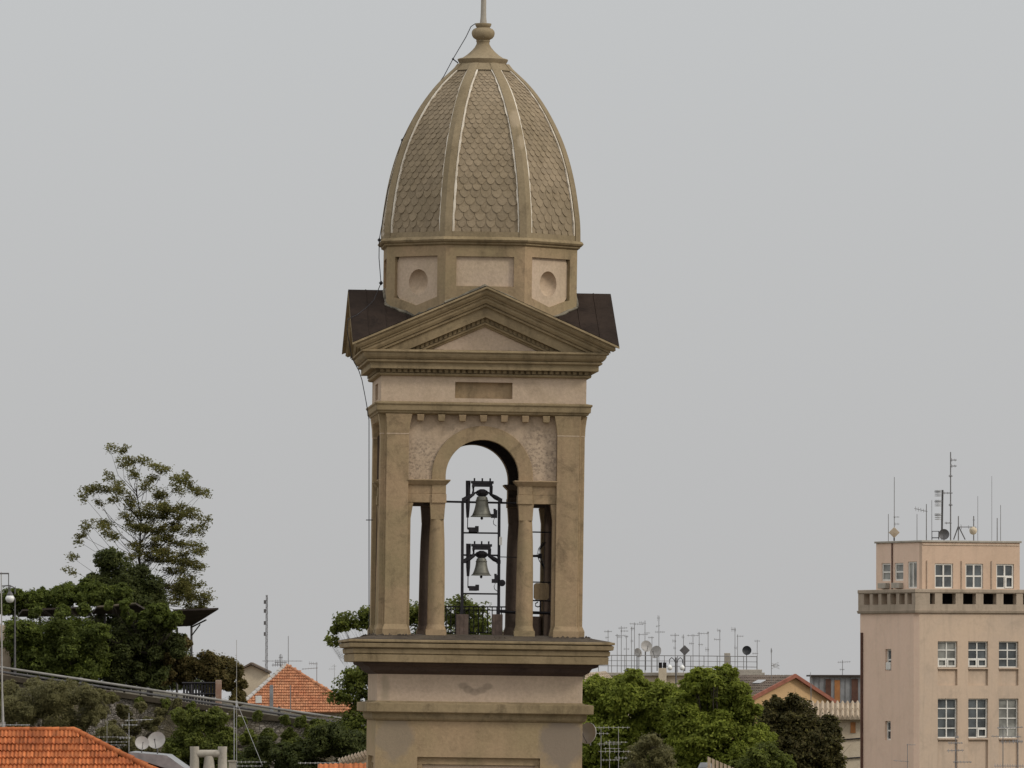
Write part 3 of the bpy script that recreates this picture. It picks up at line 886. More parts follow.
    for sx in (-1, 1):
        rg = []
        for j in range(41):
            y = 71.5 + (237 - 71.5) * j / 40
            h = halfw(y) - 0.008 + rr.uniform(-0.004, 0.004); wd = (0.052 if sx < 0 else 0.036) + rr.uniform(-0.016, 0.012)
            a1, a2 = sx * h, sx * (h - wd)
            rg.append([face(a1, y, 0.052), face(a2, y, 0.05), face(a2, y, -0.01), face(a1, y, -0.01)])
        pn.rings(rg, 2)
    pn.xform(Q).build('dome_panel', [M['dome_tile'], M['rib'], M['mortar']], tower)
MB().octo([(0.5, Zd(63)), (0.585, Zd(64)), (0.56, Zd(70)), (0.5, Zd(75))]).build('dome_collar', M['rib'], tower)
u = 1 / 40.0
MB().lathe([(r * u, Zd(y)) for r, y in ((4, 23.2), (8, 23.4), (8.2, 24.4), (7.6, 26.2), (6.6, 27.4), (7.4, 28), (9.6, 29), (11.2, 31), (11.6, 33.4), (11, 36), (9.4, 38.2), (7.4, 39.3), (6.7, 40), (7, 41.2), (6.4, 42.2),
            (6.5, 44), (8.4, 47.5), (12, 51.5), (16, 55), (20.5, 58), (24.6, 59), (25.4, 59.6), (24.8, 61.3), (23.6, 63.2), (22.8, 65.5), (20, 67))][::-1], n=40).build('finial', M['rib'], tower, smooth=True)
MB().lathe([(3.5 * u, Zd(23.6)), (3.3 * u, Zd(21)), (2.9 * u, Zd(17)), (2.7 * u, Zd(10)), (2.5 * u, Zd(-60)), (0.3 * u, Zd(-62))], n=14).build('finial_pole', M['concrete'], tower, smooth=True)
# lightning cable down the left side
cab = MB()
cpts = [TL(475.5, 23.5, 0.0), TL(471, 26.5, 0), TL(466, 37, 0), TL(453, 59, 0.1), TL(444, 76, 0.2), TL(422, 108, 0.4), TL(402, 140, 0.5), TL(388, 190, 0.6), TL(379.2, 240, 0.7), TL(379, 258, 0.7), TL(381, 283, 0.8),
        TL(374, 300, 1.5), TL(366, 308, 2.0), TL(357, 315, 2.6), TL(348.2, 319, 3.0), TL(347, 330, 3.3), TL(352, 358, 3.1), TL(359, 371, 3.0), TL(362, 380, 2.9), TL(366.5, 404, 2.8), TL(369, 420, 2.7), TL(369, 640, 2.7)]
cab.tube(cpts, 0.011, 5)
cb = cab.build('lightning_cable', M['iron'], tower)
st = MB()
for q, e in ((TL(379.3, 240, 0.7), 0.05), (TL(381, 283, 0.8), 0.055), (TL(402, 140, 0.5), 0.03), (TL(453, 59, 0.1), 0.03)):
    st.lathe([(0.01, -e), (e, 0), (0.01, e)], q, 8)
st.tube([TL(453, 59, 0.1), TL(458, 63, 0.1)], 0.015, 5)
st.tube([TL(366, 520, 2.4), TL(373, 520, 2.4)], 0.012, 5)
st.build('cable_holder', M['iron'], cb)

# ------------------------------------------------------------------ bell frame, bells and what stands in the belfry
PF = 1.95      # plane of the bell frame in front of the axis
def frame_tube(mb, a, b, r, n=6, p=PF):
    mb.tube([TL(a[0], a[1], p), TL(b[0], b[1], p)], r, n)
def to_world(o):
    o.matrix_world = MT
    return o
bf = to_world(thing('bell_cage', 'dark iron frame of posts and bars holding two bells in the arch', 'bell cage'))
for x in (462.6, 499.2):
    m_ = MB(); q = TL(x, 502, PF); q2 = TL(x - 0.6, 616, PF)
    m_.hexa([(q2.x - .036, q2.y - .036, q2.z), (q2.x + .036, q2.y - .036, q2.z), (q2.x + .036, q2.y + .036, q2.z), (q2.x - .036, q2.y + .036, q2.z)],
            [(q.x - .034, q.y - .034, q.z), (q.x + .034, q.y - .034, q.z), (q.x + .034, q.y + .034, q.z), (q.x - .034, q.y + .034, q.z)])
    m_.build('post', M['iron'], bf)
for (x0, y0, x1, y1, r) in ((444, 501.6, 519, 503.2, 0.026), (463, 532.8, 498, 533.2, 0.02), (462, 555, 499, 555.4, 0.022), (497, 556.8, 517, 557.4, 0.011), (462, 593.6, 499, 594, 0.02), (497, 611.2, 517, 612.6, 0.035)):
    m_ = MB(); frame_tube(m_, (x0, y0), (x1, y1), r, 4); m_.build('crossbar', M['iron'], bf)
for (x0, x1) in ((455.8, 468.2), (492, 502.4)):
    m_ = MB(); a = TL(x0, 636, PF); b = TL(x1, 614.4, PF)
    m_.box(a.x, b.x, a.y - .16, a.y + .16, ZF - 0.03, b.z)
    for t in (0.33, 0.66):
        xx = a.x + (b.x - a.x) * t
        m_.box(xx - .008, xx + .008, a.y - .168, a.y - .158, ZF - 0.03, b.z - .01)
    m_.build('footing', M['wood'], bf, bevel=0.012)
# motors, hammers and cable clutter on the right-hand post
for (x, y) in ((495.4, 514), (496.2, 579)):
    m_ = MB(); c = TL(x, y, PF + 0.08)
    m_.cbox(c, 0.09, 0.1, 0.2); m_.cbox(c + Vector((-0.05, 0, -0.05)), 0.12, 0.08, 0.1); m_.cbox(c + Vector((-0.02, 0, 0.1)), 0.06, 0.06, 0.06)
    m_.tube([c + Vector((-.02, 0, -.1)), c + Vector((-.05, 0, -.18)), c + Vector((-.04, 0, -.25)), c + Vector((.03, 0, -.3))], 0.008, 4)
    m_.build('hammer_motor', M['iron'], bf)
m_ = MB(); c = TL(502, 583, PF + 0.05)
m_.lathe([(0.02, -.05), (0.085, -.04), (0.085, .04), (0.02, .05)], c, 12, axis=Matrix.Rotation(R(90), 3, 'X')); m_.build('cable_drum', M['iron'], bf)
m_ = MB(); m_.cbox(TL(500.6, 541, PF + .05), 0.07, 0.05, 0.2); m_.build('white_box', M['white_paint'], bf)

def make_bell(label, cx, y_mouth, y_top, hw, y_bar, name='bell'):
    t = to_world(thing(name, label, 'bell'))
    c = TL(cx, y_mouth, PF); zm = c.z; ztp = TL(cx, y_top, PF).z; H = ztp - zm; r0 = hw / 40.4
    pr = [(0.0, H * 0.985), (0.30, H), (0.42, H * 0.985), (0.47, H * 0.93), (0.50, H * 0.85), (0.525, H * 0.75), (0.555, H * 0.62), (0.60, H * 0.48), (0.665, H * 0.34), (0.745, H * 0.21), (0.82, H * 0.1), (0.95, H * 0.03), (1.0, 0.0), (0.93, 0.0), (0.6, H * .2), (0.45, H * .6), (0.0, H * .8)]
    b = MB(); b.lathe([(max(0.002, r * r0), z) for r, z in pr], c, 32)
    for zz, rr_ in ((0.80, 0.545), (0.30, 0.665), (0.13, 0.80)):
        b.lathe([(rr_ * r0 - .004, H * zz - .012), (rr_ * r0 + .008, H * zz), (rr_ * r0 - .004, H * zz + .012)], c, 32)
    b.build('bell_body', M['bronze'], t, smooth=True)
    k = MB(); k.tube([c + Vector((0, 0, H * .8)), c + Vector((0, 0, -.02))], 0.022, 6)
    k.lathe([(0.01, -.07), (0.03, -.05), (0.035, -.02), (0.01, .01)], c, 10); k.build('clapper', M['iron'], t)
    zb_ = TL(cx, y_bar, PF).z
    cr = MB()
    cr.lathe([(0.05, ztp - zm - .01), (0.08, H + .04), (0.12, H + .09), (0.13, H + .14), (0.05, H + .18)], c, 10)
    for sx in (-1, 1):
        cr.tube([c + Vector((sx * .05, 0, H)), c + Vector((sx * .13, 0, H + .06)), c + Vector((sx * .11, 0, H + .14))], 0.025, 5)
    cr.build('crown', M['iron'], t)
    hs = MB(); w = hw * 0.80 / 40.4
    hs.box(c.x - w - .02, c.x + w + .02, c.y - .06, c.y + .06, zb_ - .13, zb_)
    hs.box(c.x - w - .05, c.x + w + .05, c.y - .07, c.y + .07, zb_ - .05, zb_ + .015)
    for sx in (-1, 1):
        hs.tube([c + Vector((sx * (w - .01), 0, zb_ - zm - .1)), c + Vector((sx * (w - .01), 0, H + .05)), c + Vector((sx * (w + .10), 0, H - .02)), c + Vector((sx * (w + .24), 0, H - .09))], [0.045, 0.045, 0.06, 0.05], 5)
        hs.tube([c + Vector((sx * (w - .01), 0, H + .06)), c + Vector((sx * .1, 0, H + .12))], 0.025, 5)
        hs.cbox(c + Vector((sx * (w + .22), 0, H - .09)), .1, .12, .09)
    for i in (-1, 0, 1):
        hs.tube([c + Vector((i * w * .85, 0, zb_ - zm)), c + Vector((i * w * .85, 0, zb_ - zm + .085))], 0.022, 6)
    hs.build('headstock', M['iron'], t)
    lv = MB(); xl = -w - .12
    lv.tube([c + Vector((xl, 0.02, zb_ - zm + .02)), c + Vector((xl, 0.02, H * 0.5)), c + Vector((xl, 0.02, -.02))], [0.065, 0.055, 0.035], 6)
    lv.tube([c + Vector((xl, 0.02, -.02)), c + Vector((xl, 0.02, -.3))], 0.012, 5)
    lv.build('pull_lever', M['iron'], t)
    mo = MB(); q = c + Vector((xl + .13, 0.0, -.32))
    mo.cbox(q, .2, .14, .12); mo.cbox(q + Vector((.1, 0, .02)), .09, .12, .15); mo.cbox(q + Vector((-.1, 0, .03)), .06, .06, .06)
    mo.build('motor', M['iron'], t, bevel=0.01)
    return t
make_bell('larger upper bronze bell hanging in the iron frame of the belfry', 481.8, 517, 496.4, 11.6, 481.6)
make_bell('smaller lower bronze bell beneath the upper bell in the belfry', 481.2, 575.6, 558, 10.4, 544.6)

# railing at the back of the belfry
rl = to_world(thing('belfry_railing', 'dark iron railing between the rear columns of the belfry', 'railing'))
pr_ = -2.2
for (ya, r) in ((606.5, 0.018), (609.8, 0.014), (632.5, 0.014)):
    m_ = MB(); frame_tube(m_, (436, ya), (512, ya + 0.5), r, 5, pr_); m_.build('rail', M['iron'], rl)
m_ = MB()
for i in range(17):
    x = 437 + i * 4.6
    frame_tube(m_, (x, 606.5), (x, 634), 0.013, 4, pr_)
m_.build('balusters', M['iron'], rl)
pp = to_world(tag(MB().box(1.28, 1.78, 1.9, 2.1, ZF - .05, Z(615.5, -2.0)).build('parapet_block', M['soffit'], None, bevel=.01), 'low brown parapet block behind the right side opening of the belfry', 'parapet'))
# speaker plate, bars and wires in the right side opening
hp = to_world(thing('horn_panel', 'eight-sided tan panel on a dark bracket in the right side opening', 'panel'))
m_ = MB(); c = TL(541.3, 591.5, 0.9); w, h, ch = .19, .21, .05
m_.prism([(-w, -h + ch), (-w + ch, -h), (w - ch, -h), (w, -h + ch), (w, h - ch), (w - ch, h), (-w + ch, h), (-w, h - ch)], lambda u_, v_, d: (c.x + u_, c.y - d, c.z + v_), 0.04, -0.04)
m_.build('plate', M['tan'], hp, bevel=.01)
m_ = MB()
for (a, b, r) in (((531, 532), (551, 532.4), .018), ((531, 582), (551, 582.4), .016), ((531, 600.5), (551, 601), .018), ((531, 612.6), (551, 613.2), .04), ((540.5, 601), (540.5, 613), .018)):
    m_ = MB(); frame_tube(m_, a, b, r, 5, 0.85); m_.build('bracket_bar', M['iron'], hp)
m_ = MB(); m_.tube([TL(538, 602, .85), TL(535.5, 603.5, .85), TL(535.5, 606, .85), TL(538, 607, .85), TL(540, 606, .85)], .016, 5)
m_.build('hook', M['iron'], hp)
m_ = MB()
for off in (0, 1.8, 3.2):
    m_.tube([TL(543 + off, 542, .8), TL(538.5 + off * .6, 549, .8), TL(537 + off, 555, .8), TL(539.5 + off, 561, .8), TL(544, 568, .8)], .010, 4)
m_.cbox(TL(536.5, 556, .8), .22, .06, .06); m_.cbox(TL(540, 556, .8), .09, .08, .12)
m_.build('wiring', M['iron'], hp)

# satellite dish fixed to the tower's right side
def dish_mb(r, depth, n=24):
    m_ = MB(); pts = []
    for i in range(7):
        q = i / 6 * r
        pts.append((max(q, .004), depth * (q / r) ** 2))
    for i in range(6, -1, -1):
        q = i / 6 * r
        pts.append((max(q, .003), depth * (q / r) ** 2 - .025))
    m_.lathe(pts, (0, 0, 0), n)
    return m_
def make_dish(label, pos, r, yaw, pitch, mat, pole=None, group=None, name='satellite_dish', arm_dir=1, sides=24, parent_m=None):
    """dish facing the camera at yaw 0"""
    t = thing(name, label, 'satellite dish', pos, 0, group)
    if parent_m is not None: pass
    rot = Matrix.Rotation(yaw, 4, 'Z') @ Matrix.Rotation(R(90) - pitch, 4, 'X')
    dish_mb(r, r * .28, sides).xform(rot).build('reflector', mat, t, smooth=True)
    a = MB(); f = rot @ Vector((0, -r * .2, r * .95)); s0 = rot @ Vector((0, -r * .9, r * .2))
    a.tube([s0, f], r * .045, 5); a.cbox(f, r * .16, r * .16, r * .16); a.build('feed_arm', M['grey_metal'], t)
    if pole:
        q = MB(); back = rot @ Vector((0, 0, -r * .18))
        q.tube([back, back + Vector((0, .05, -.02)), (back.x, back.y + .05, -pole)], r * .06 + .01, 6); q.build('mount', M['grey_metal'], t)
    return t
make_dish('pale oval satellite dish bolted beside the right edge of the tower base', P(589, 733.5, 219.6), 0.27, R(-38), R(8), M['dish'], 0.3)

# ------------------------------------------------------------------ tiled roofs
def tile_surface(mb, A, B, C, D, cols, rows, amp=0.05, step=0.05, seg=6, mat=0, clip=None, rnd=None):
    """pantile sheet: A-B is the upper edge (left, right), D-C the lower edge. clip(u, v) False drops a cell"""
    A, B, C, D = map(Vector, (A, B, C, D))
    nrm = (B - A).cross(D - A).normalized()
    if nrm.z < 0: nrm = -nrm
    rnd = rnd or random.Random(3)
    pt = lambda u, v: (A + (B - A) * u) * (1 - v) + (D + (C - D) * u) * v
    for j in range(rows):
        v0, v1 = j / rows, (j + 1) / rows + 0.25 / rows
        for i in range(cols):
            if clip and not clip((i + .5) / cols, (j + .5) / rows): continue
            jit = rnd.uniform(-.012, .012)
            b = len(mb.v)
            for k in range(seg + 1):
                u_ = (i + k / seg) / cols
                hgt = amp * (0.5 + 0.5 * math.cos(2 * math.pi * (k / seg - .5))) + jit
                mb.v.append(tuple(pt(u_, v0) + nrm * (hgt * .8 + .004)))
                mb.v.append(tuple(pt(u_, v1) + nrm * (hgt + step)))
                mb.v.append(tuple(pt(u_, v1) + nrm * (-.02)))
            for k in range(seg):
                q = b + 3 * k
                mb.f.append([q, q + 3, q + 4, q + 1]); mb.m.append(mat)
                mb.f.append([q + 1, q + 4, q + 5, q + 2]); mb.m.append(mat)

def ridge_caps(mb, a, b, r=.11, n=16, mat=0):
    a, b = Vector(a), Vector(b); d = (b - a) / n
    for i in range(n):
        p0 = a + d * i; p1 = a + d * (i + 1.12)
        mb.tube([p0, p1], [r * .88, r * 1.08], 10, mat)

# near orange hip roof, bottom left
hs = thing('orange_roof_house', 'house with bright orange pantile hip roof at the lower left corner', 'house', (0, 0, 0))
YR = 424.0
Lr = P(-60, 730.5, YR); Rr = P(73, 730.5, YR)
dz = 4.2; run = 7.0
Le = Vector((Lr.x, YR - run, Lr.z - dz)); Re = Vector((Rr.x + 8.6, YR - run, Lr.z - dz))
m_ = MB()
full_w = Re.x - Le.x
A = Lr; B = Vector((Re.x, Rr.y, Rr.z)); C = Re; D = Le
hipu = lambda v: (Rr.x + (Re.x - Rr.x) * v - Le.x) / full_w
tile_surface(m_, A, B, C, D, 78, 13, .085, .10, 6, clip=lambda u_, v: u_ < hipu(v) + .002)
rt = m_.build('roof', M['terracotta'], hs, smooth=True)
m_ = MB(); ridge_caps(m_, Lr + Vector((0, 0, .05)), Rr + Vector((0, 0, .05)), .13, 18); ridge_caps(m_, Rr + Vector((0, 0, .06)), Re + Vector((0, 0, .1)), .15, 26)
m_.build('ridge_tiles', M['terracotta'], rt, smooth=True)
m_ = MB()
Rb = Vector((Re.x, YR + run, Re.z)); Lb = Vector((Le.x, YR + run, Re.z))
tile_surface(m_, Rr, Rr + Vector((0, .01, 0)), Rb, Re, 30, 13, .08, .06, 4)
tile_surface(m_, Rr, Lr, Lb, Rb, 40, 13, .08, .06, 4)
m_.build('far_slope', M['terracotta'], rt, smooth=True)
MB().box(Le.x, Re.x - .5, YR - run + .5, YR + run - .5, 0, Re.z - .02).build('wall', M['cream'], hs)

# zinc flat-roofed dormer with dishes beside that roof
q0 = P(137, 757, 428); q1 = P(176, 757, 428)
zn = thing('zinc_roof_shed', 'low grey zinc covered roof shed sloping right behind the orange roof', 'shed', (0, 0, 0))
m_ = MB(); m_.hexa([(q0.x, 427, q0.z - 6), (q1.x + .6, 427, q0.z - 6), (q1.x + .6, 433, q0.z - 6), (q0.x, 433, q0.z - 6)],
                   [(q0.x, 427, q0.z), (q1.x - .3, 427, q0.z - .55), (q1.x - .3, 433, q0.z - .5), (q0.x, 433, q0.z)])
m_.build('wall', M['black'], zn)
m_ = MB(); m_.hexa([(q0.x - .3, 426.6, q0.z + .01), (q1.x + 1.3, 426.6, q0.z - 1.1), (q1.x + 1.3, 433.4, q0.z - 1.1), (q0.x - .3, 433.4, q0.z + .01)],
                   [(q0.x - .3, 426.6, q0.z + .26), (q1.x - .4, 426.6, q0.z + .1), (q1.x - .4, 433.4, q0.z + .1), (q0.x - .3, 433.4, q0.z + .26)])
m_.build('roof', M['zinc'], zn, bevel=.02)
make_dish('left of two grey dishes above the orange roof', P(141.8, 743.5, 427.6), .345, R(12), R(20), M['dish'], .8)
make_dish('larger right of two grey dishes above the orange roof', P(157, 741, 428.2), .44, R(-14), R(22), M['dish'], .9)

# concrete chimney with twin caps
cx0, cx1 = P(188.5, 768, 400), P(228, 768, 400); s_ = 400 / F
ch = thing('concrete_chimney', 'pale concrete chimney of three round flues under a cross beam', 'chimney', (0, 0, 0))
zt_ = P(0, 746.5, 400).z
m_ = MB()
for x in (194.5, 222.5):
    q = P(x, 746.5, 400)
    m_.lathe([(4.9 * s_, -8), (4.7 * s_, -.85), (4.3 * s_, -.3), (4.6 * s_, -.12), (4.6 * s_, 0), (3.0 * s_, 0), (3.0 * s_, -.3)], (q.x, 400, q.z), 14)
m_.build('flue_pipe', M['concrete'], ch, smooth=True)
q = P(209, 756, 400)
MB().lathe([(7 * s_, -7), (6.5 * s_, -.8), (5.2 * s_, -.3), (4.4 * s_, 0)], (q.x, 400, q.z), 14).build('middle_pot', M['concrete'], ch, smooth=True)
m_ = MB(); a = P(197, 753.6, 400); b = P(220, 753.6, 400); m_.tube([a, b], 3.9 * s_, 10); m_.build('cross_beam', M['concrete'], ch, smooth=True)
m_ = MB(); a = P(186, 772, 400); b = P(231, 772, 400)
m_.box(a.x, b.x, 399.4, 400.8, 0, a.z); m_.build('stack', M['concrete'], ch)
c2_ = thing('short_chimney_pot', 'short pale chimney pot right of the three-flue chimney', 'chimney', (0, 0, 0))
q = P(231.5, 762, 400); m_ = MB(); m_.box(q.x - .16, q.x + .16, 400.9, 401.3, 0, q.z); m_.build('stack', M['concrete'], c2_)
m_ = MB(); m_.box(q.x - .2, q.x + .2, 400.86, 401.34, q.z + .003, q.z + .07); m_.build('cap', M['concrete'], c2_)

# bit of orange roof with a pale ridge left of the tower's foot
rh = thing('low_orange_roof', 'sliver of orange roof with pale ridge tiles left of the tower foot', 'house', (0, 0, 0))
a = P(318, 764.5, 330); b = P(378, 763.5, 330)
m_ = MB(); tile_surface(m_, a, b, b + Vector((0, -4, -1.8)), a + Vector((0, -4, -1.8)), 12, 8, .06, .05, 5); m_.build('roof', M['terracotta'], rh, smooth=True)
m_ = MB(); a2 = P(340, 763.8, 330.5); b2 = P(372, 754, 330.5); 
for i in range(10):
    t0 = a2 + (b2 - a2) * (i / 10); t1 = a2 + (b2 - a2) * ((i + .7) / 10)
    m_.tube([t0 + Vector((0, 0, .02)), t1 + Vector((0, 0, .05))], [.16, .2], 8)
m_.build('ridge_tiles', M['pale_tile'], rh, smooth=True)
m_ = MB(); m_.prism([(a2.x - .6, a2.z - 8), (b2.x, a2.z - 8), (b2.x, b2.z - .1), (a2.x, a2.z - .1)], lambda u_, v, d: (u_, d, v), 330.6, 336); m_.build('wall', M['cream'], rh)

# pale tiled chimney top in front of the right trees
ct = thing('tiled_chimney', 'pale chimney top of leaning roof tiles in front of the green trees', 'chimney', (0, 0, 0))
m_ = MB(); a = P(709, 757, 340); b = P(733, 767.5, 340)
for i in range(7):
    t = i / 6; q = a + (b - a) * t
    m_.hexa([(q.x - .055, 339.7, q.z - .62), (q.x + .055, 339.7, q.z - .62), (q.x + .055, 340.3, q.z - .62), (q.x - .055, 340.3, q.z - .62)],
            [(q.x - .05, 339.7, q.z + .02), (q.x + .06, 339.7, q.z - .03), (q.x + .06, 340.3, q.z - .03), (q.x - .05, 340.3, q.z + .02)])
m_.build('tile_row', M['pale_tile'], ct)
m_ = MB(); m_.hexa([(a.x - .1, 339.5, 0), (b.x + .1, 339.5, 0), (b.x + .1, 340.5, 0), (a.x - .1, 340.5, 0)], [(a.x - .1, 339.5, a.z - .4), (b.x + .1, 339.5, b.z - .4), (b.x + .1, 340.5, b.z - .4), (a.x - .1, 340.5, a.z - .4)])
m_.build('stack', M['concrete'], ct)
q = P(703, 769, 341); MB().lathe([(.2, -9), (.22, -.5), (.3, -.2), (.2, 0)], (q.x + .1, 341, q.z + .25), 12).build('cowl', M['zinc'], ct, smooth=True)

# ------------------------------------------------------------------ left: hill house, wall, guard rail, canopy, lamps
hh = thing('hill_house', 'house with faded orange hip roof behind the guard rail', 'house', (0, 0, 0))
YH = 700.0
ap = P(286, 665, YH)
Wl = P(247, 683.5, YH - 3); er = P(356, 709, YH - 5.0); el = P(243, 716, YH - 5.0)
m_ = MB()
zE = P(0, 712, YH - 5).z
eL = Vector((P(236, 0, YH).x, YH - 5.0, zE)); eR = Vector((P(362, 0, YH).x, YH - 5.0, zE))
# front slope: trapezoid narrowing to the apex
A = Vector((eL.x, YH, ap.z)); B = Vector((eR.x, YH, ap.z))
uap = (ap.x - eL.x) / (eR.x - eL.x)
tile_surface(m_, A, B, eR, eL, 52, 17, .045, .09, 4, clip=lambda u_, v: (u_ < uap + (1 - uap) * (v + .04)) and (u_ > uap - uap * (v + .04) * 1.0))
hr = m_.build('roof', M['terracotta_pale'], hh, smooth=True)
m_ = MB(); ridge_caps(m_, ap, eL + Vector((0, 0, .1)), .17, 14); m_.build('hip_flashing', M['dish'], hr, smooth=True)
m_ = MB(); ridge_caps(m_, ap, eR + Vector((0, 0, .1)), .15, 20); m_.build('ridge_tiles', M['terracotta_pale'], hr, smooth=True)
m_ = MB(); m_.add([ap, eR, (eR.x, YH + 5, zE), (eL.x, YH + 5, zE), eL], [(0, 1, 2), (0, 2, 3), (0, 3, 4)]); m_.build('far_slope', M['terracotta_pale'], hr)
MB().box(eL.x + .5, eR.x - .5, YH - 4.4, YH + 4.4, 5, zE - .02).build('wall', M['cream'], hh)
# second house just behind
bh = thing('beige_gable_house', 'small beige gable with brown roof edge behind the orange hill house', 'house', (0, 0, 0))
Y2 = 712.0
pts = [P(240, 700, Y2), P(268, 700, Y2), P(268, 673, Y2), P(251, 665, Y2), P(240, 671, Y2)]
m_ = MB(); m_.prism([(p.x, p.z) for p in pts], lambda u_, v, d: (u_, d, v), Y2, Y2 + 6); m_.build('wall', M['cream'], bh)
m_ = MB(); a, b, c = P(238.5, 671.2, Y2), P(251, 664.2, Y2), P(269.5, 673.2, Y2)
for s0, s1 in ((a, b), (b, c)):
    m_.hexa([(s0.x, Y2 - .4, s0.z), (s1.x, Y2 - .4, s1.z), (s1.x, Y2 + 6.3, s1.z), (s0.x, Y2 + 6.3, s0.z)], [(s0.x, Y2 - .4, s0.z + .16), (s1.x, Y2 - .4, s1.z + .16), (s1.x, Y2 + 6.3, s1.z + .16), (s0.x, Y2 + 6.3, s0.z + .16)])
m_.build('roof', M['old_tile'], bh)

# retaining wall and guard rail (road edge)
YG = 600.0
def rail_y(px): return 667.0 + 0.150 * px
wl = MB(); x_ = [(-40 + 13 * i) for i in range(34)]
rows = []
rr = random.Random(9)
for i, px in enumerate(x_):
    q = P(px, rail_y(px) + 8, 598.2)
    zb_ = q.z - 5.5
    rows.append([(q.x, 596.0, zb_), (q.x, 597.6, q.z), (q.x, 599.6, q.z), (q.x, 599.6, zb_)])
wl.rings(rows)
rw_ = tag(wl.build('retaining_wall', M['stone_wall']), 'long rubble stone retaining wall below the sloping guard rail', 'wall')
m_ = MB()
m_.rings([[(P(px, 0, 597).x, 597.2, P(px, rail_y(px) + 12.5, 597).z), (P(px, 0, 597).x, 597.1, P(px, rail_y(px) + 7.4, 597).z), (P(px, 0, 597).x, 599.7, P(px, rail_y(px) + 7.2, 597).z), (P(px, 0, 597).x, 599.7, P(px, rail_y(px) + 12.5, 597).z)] for px in x_])
m_.build('coping', M['old_concrete'], rw_)
gr = thing('guard_rail', 'long two-bar road guard rail sloping down across the hillside', 'guard rail', (0, 0, 0))
for dy in (0.2, 4.6):
    m_ = MB()
    rg = []
    for px in range(-40, 391, 10):
        q = P(px, rail_y(px) + dy, YG)
        rg.append([(q.x, YG - .04, q.z - .085), (q.x, YG - .09, q.z - .03), (q.x, YG - .09, q.z + .03), (q.x, YG - .04, q.z + .085), (q.x, YG + .02, q.z + .085), (q.x, YG + .02, q.z - .085)])
    m_.rings(rg); m_.build('rail', M['rail_metal'] if dy < 1 else M['grey_metal'], gr)
for px in (15, 81, 148, 213, 279, 345):
    q = P(px, rail_y(px) - 2.2, YG + .12); MB().box(q.x - .09, q.x + .09, YG + .03, YG + .2, q.z - 1.3, q.z).build('post', M['grey_metal'], gr)
# second low rail (pipe) under the road
pi = MB(); pi.tube([P(206, 711, 597.0), P(260, 719, 597.4), P(318, 723, 597.4)], .08, 6)
tag(pi.build('wall_pipe', M['concrete']), 'pale pipe running along the retaining wall below the guard rail', 'pipe')

# canopy over the terrace
cn = thing('terrace_canopy', 'dark sheet canopy half buried in climbing greenery on the hill', 'canopy', (0, 0, 0))
YC = 616.0
def sheet(name, pts, mat, th=.12):
    m_ = MB(); v = [Vector(p) for p in pts]
    m_.add([p for p in v] + [p + Vector((0, 0, th)) for p in v], [(3, 2, 1, 0), (4, 5, 6, 7), (0, 1, 5, 4), (1, 2, 6, 5), (2, 3, 7, 6), (3, 0, 4, 7)])
    return m_.build(name, mat, cn)
sheet('roof_sheet', [P(150, 628, YC + 5), P(192, 626, YC + 5), P(218.5, 609.5, YC - 4), P(175, 611, YC - 4)], M['rust'])
sheet('roof_sheet', [P(92, 614, YC + 3), P(152, 614, YC + 3), P(136, 604.5, YC - 4), P(97, 607.8, YC - 4)], M['rust'])
sheet('roof_sheet', [P(18, 617, YC + 3), P(92, 616, YC + 3), P(88, 608, YC - 4), P(22, 611, YC - 4)], M['rust'])
m_ = MB(); m_.tube([P(97, 607.2, YC - 4.1), P(136, 603.8, YC - 4.1)], .1, 5); m_.build('edge_trim', M['old_concrete'], cn)
for px, py in ((191.5, 626), (177, 627.5), (105, 614.5), (40, 617)):
    q = P(px, py, YC + 4.6 if px > 150 else YC + 2.6); MB().tube([q, (q.x, q.y, hill_z(q.x, q.y) - .3)], .09, 6).build('post', M['grey_metal'], cn)
m_ = MB(); m_.tube([P(192, 635, YC + 4.4), P(200, 624.5, YC + 2)], .05, 5); m_.tube([P(191, 627.5, YC + 4.4), P(206, 620, YC)], .06, 5); m_.build('brace', M['grey_metal'], cn)

# brick gate pillar and dark gate
gp = tag(MB().box(P(215.5, 0, 608).x, P(221.5, 0, 608).x, 607.8, 608.3, P(0, 712, 608).z, P(0, 680, 608).z).build('gate_pillar', M['brick'], bevel=.03), 'brick gate pillar beside the dark gate at the road edge', 'pillar')
gt = thing('garden_gate', 'dark slatted gate left of the brick pillar', 'gate', (0, 0, 0))
m_ = MB()
for i in range(11):
    q = P(184 + i * 3, 682, 608.4); m_.box(q.x - .07, q.x + .07, 608.35, 608.45, q.z - 2, q.z)
m_.build('slats', M['iron'], gt)
m_ = MB(); 
for y in (683, 694): m_.tube([P(182, y, 608.3), P(215.4, y, 608.3)], .07, 5)
m_.build('frame', M['iron'], gt)
gw = tag(MB().box(P(-30, 0, 612).x, P(11, 0, 612).x, 611.5, 612.2, P(0, 690, 612).z, P(0, 625, 612).z).build('plastered_wall', M['pale_tile'], bevel=.03), 'pale plastered wall end at the far left edge beside the lamp', 'wall')

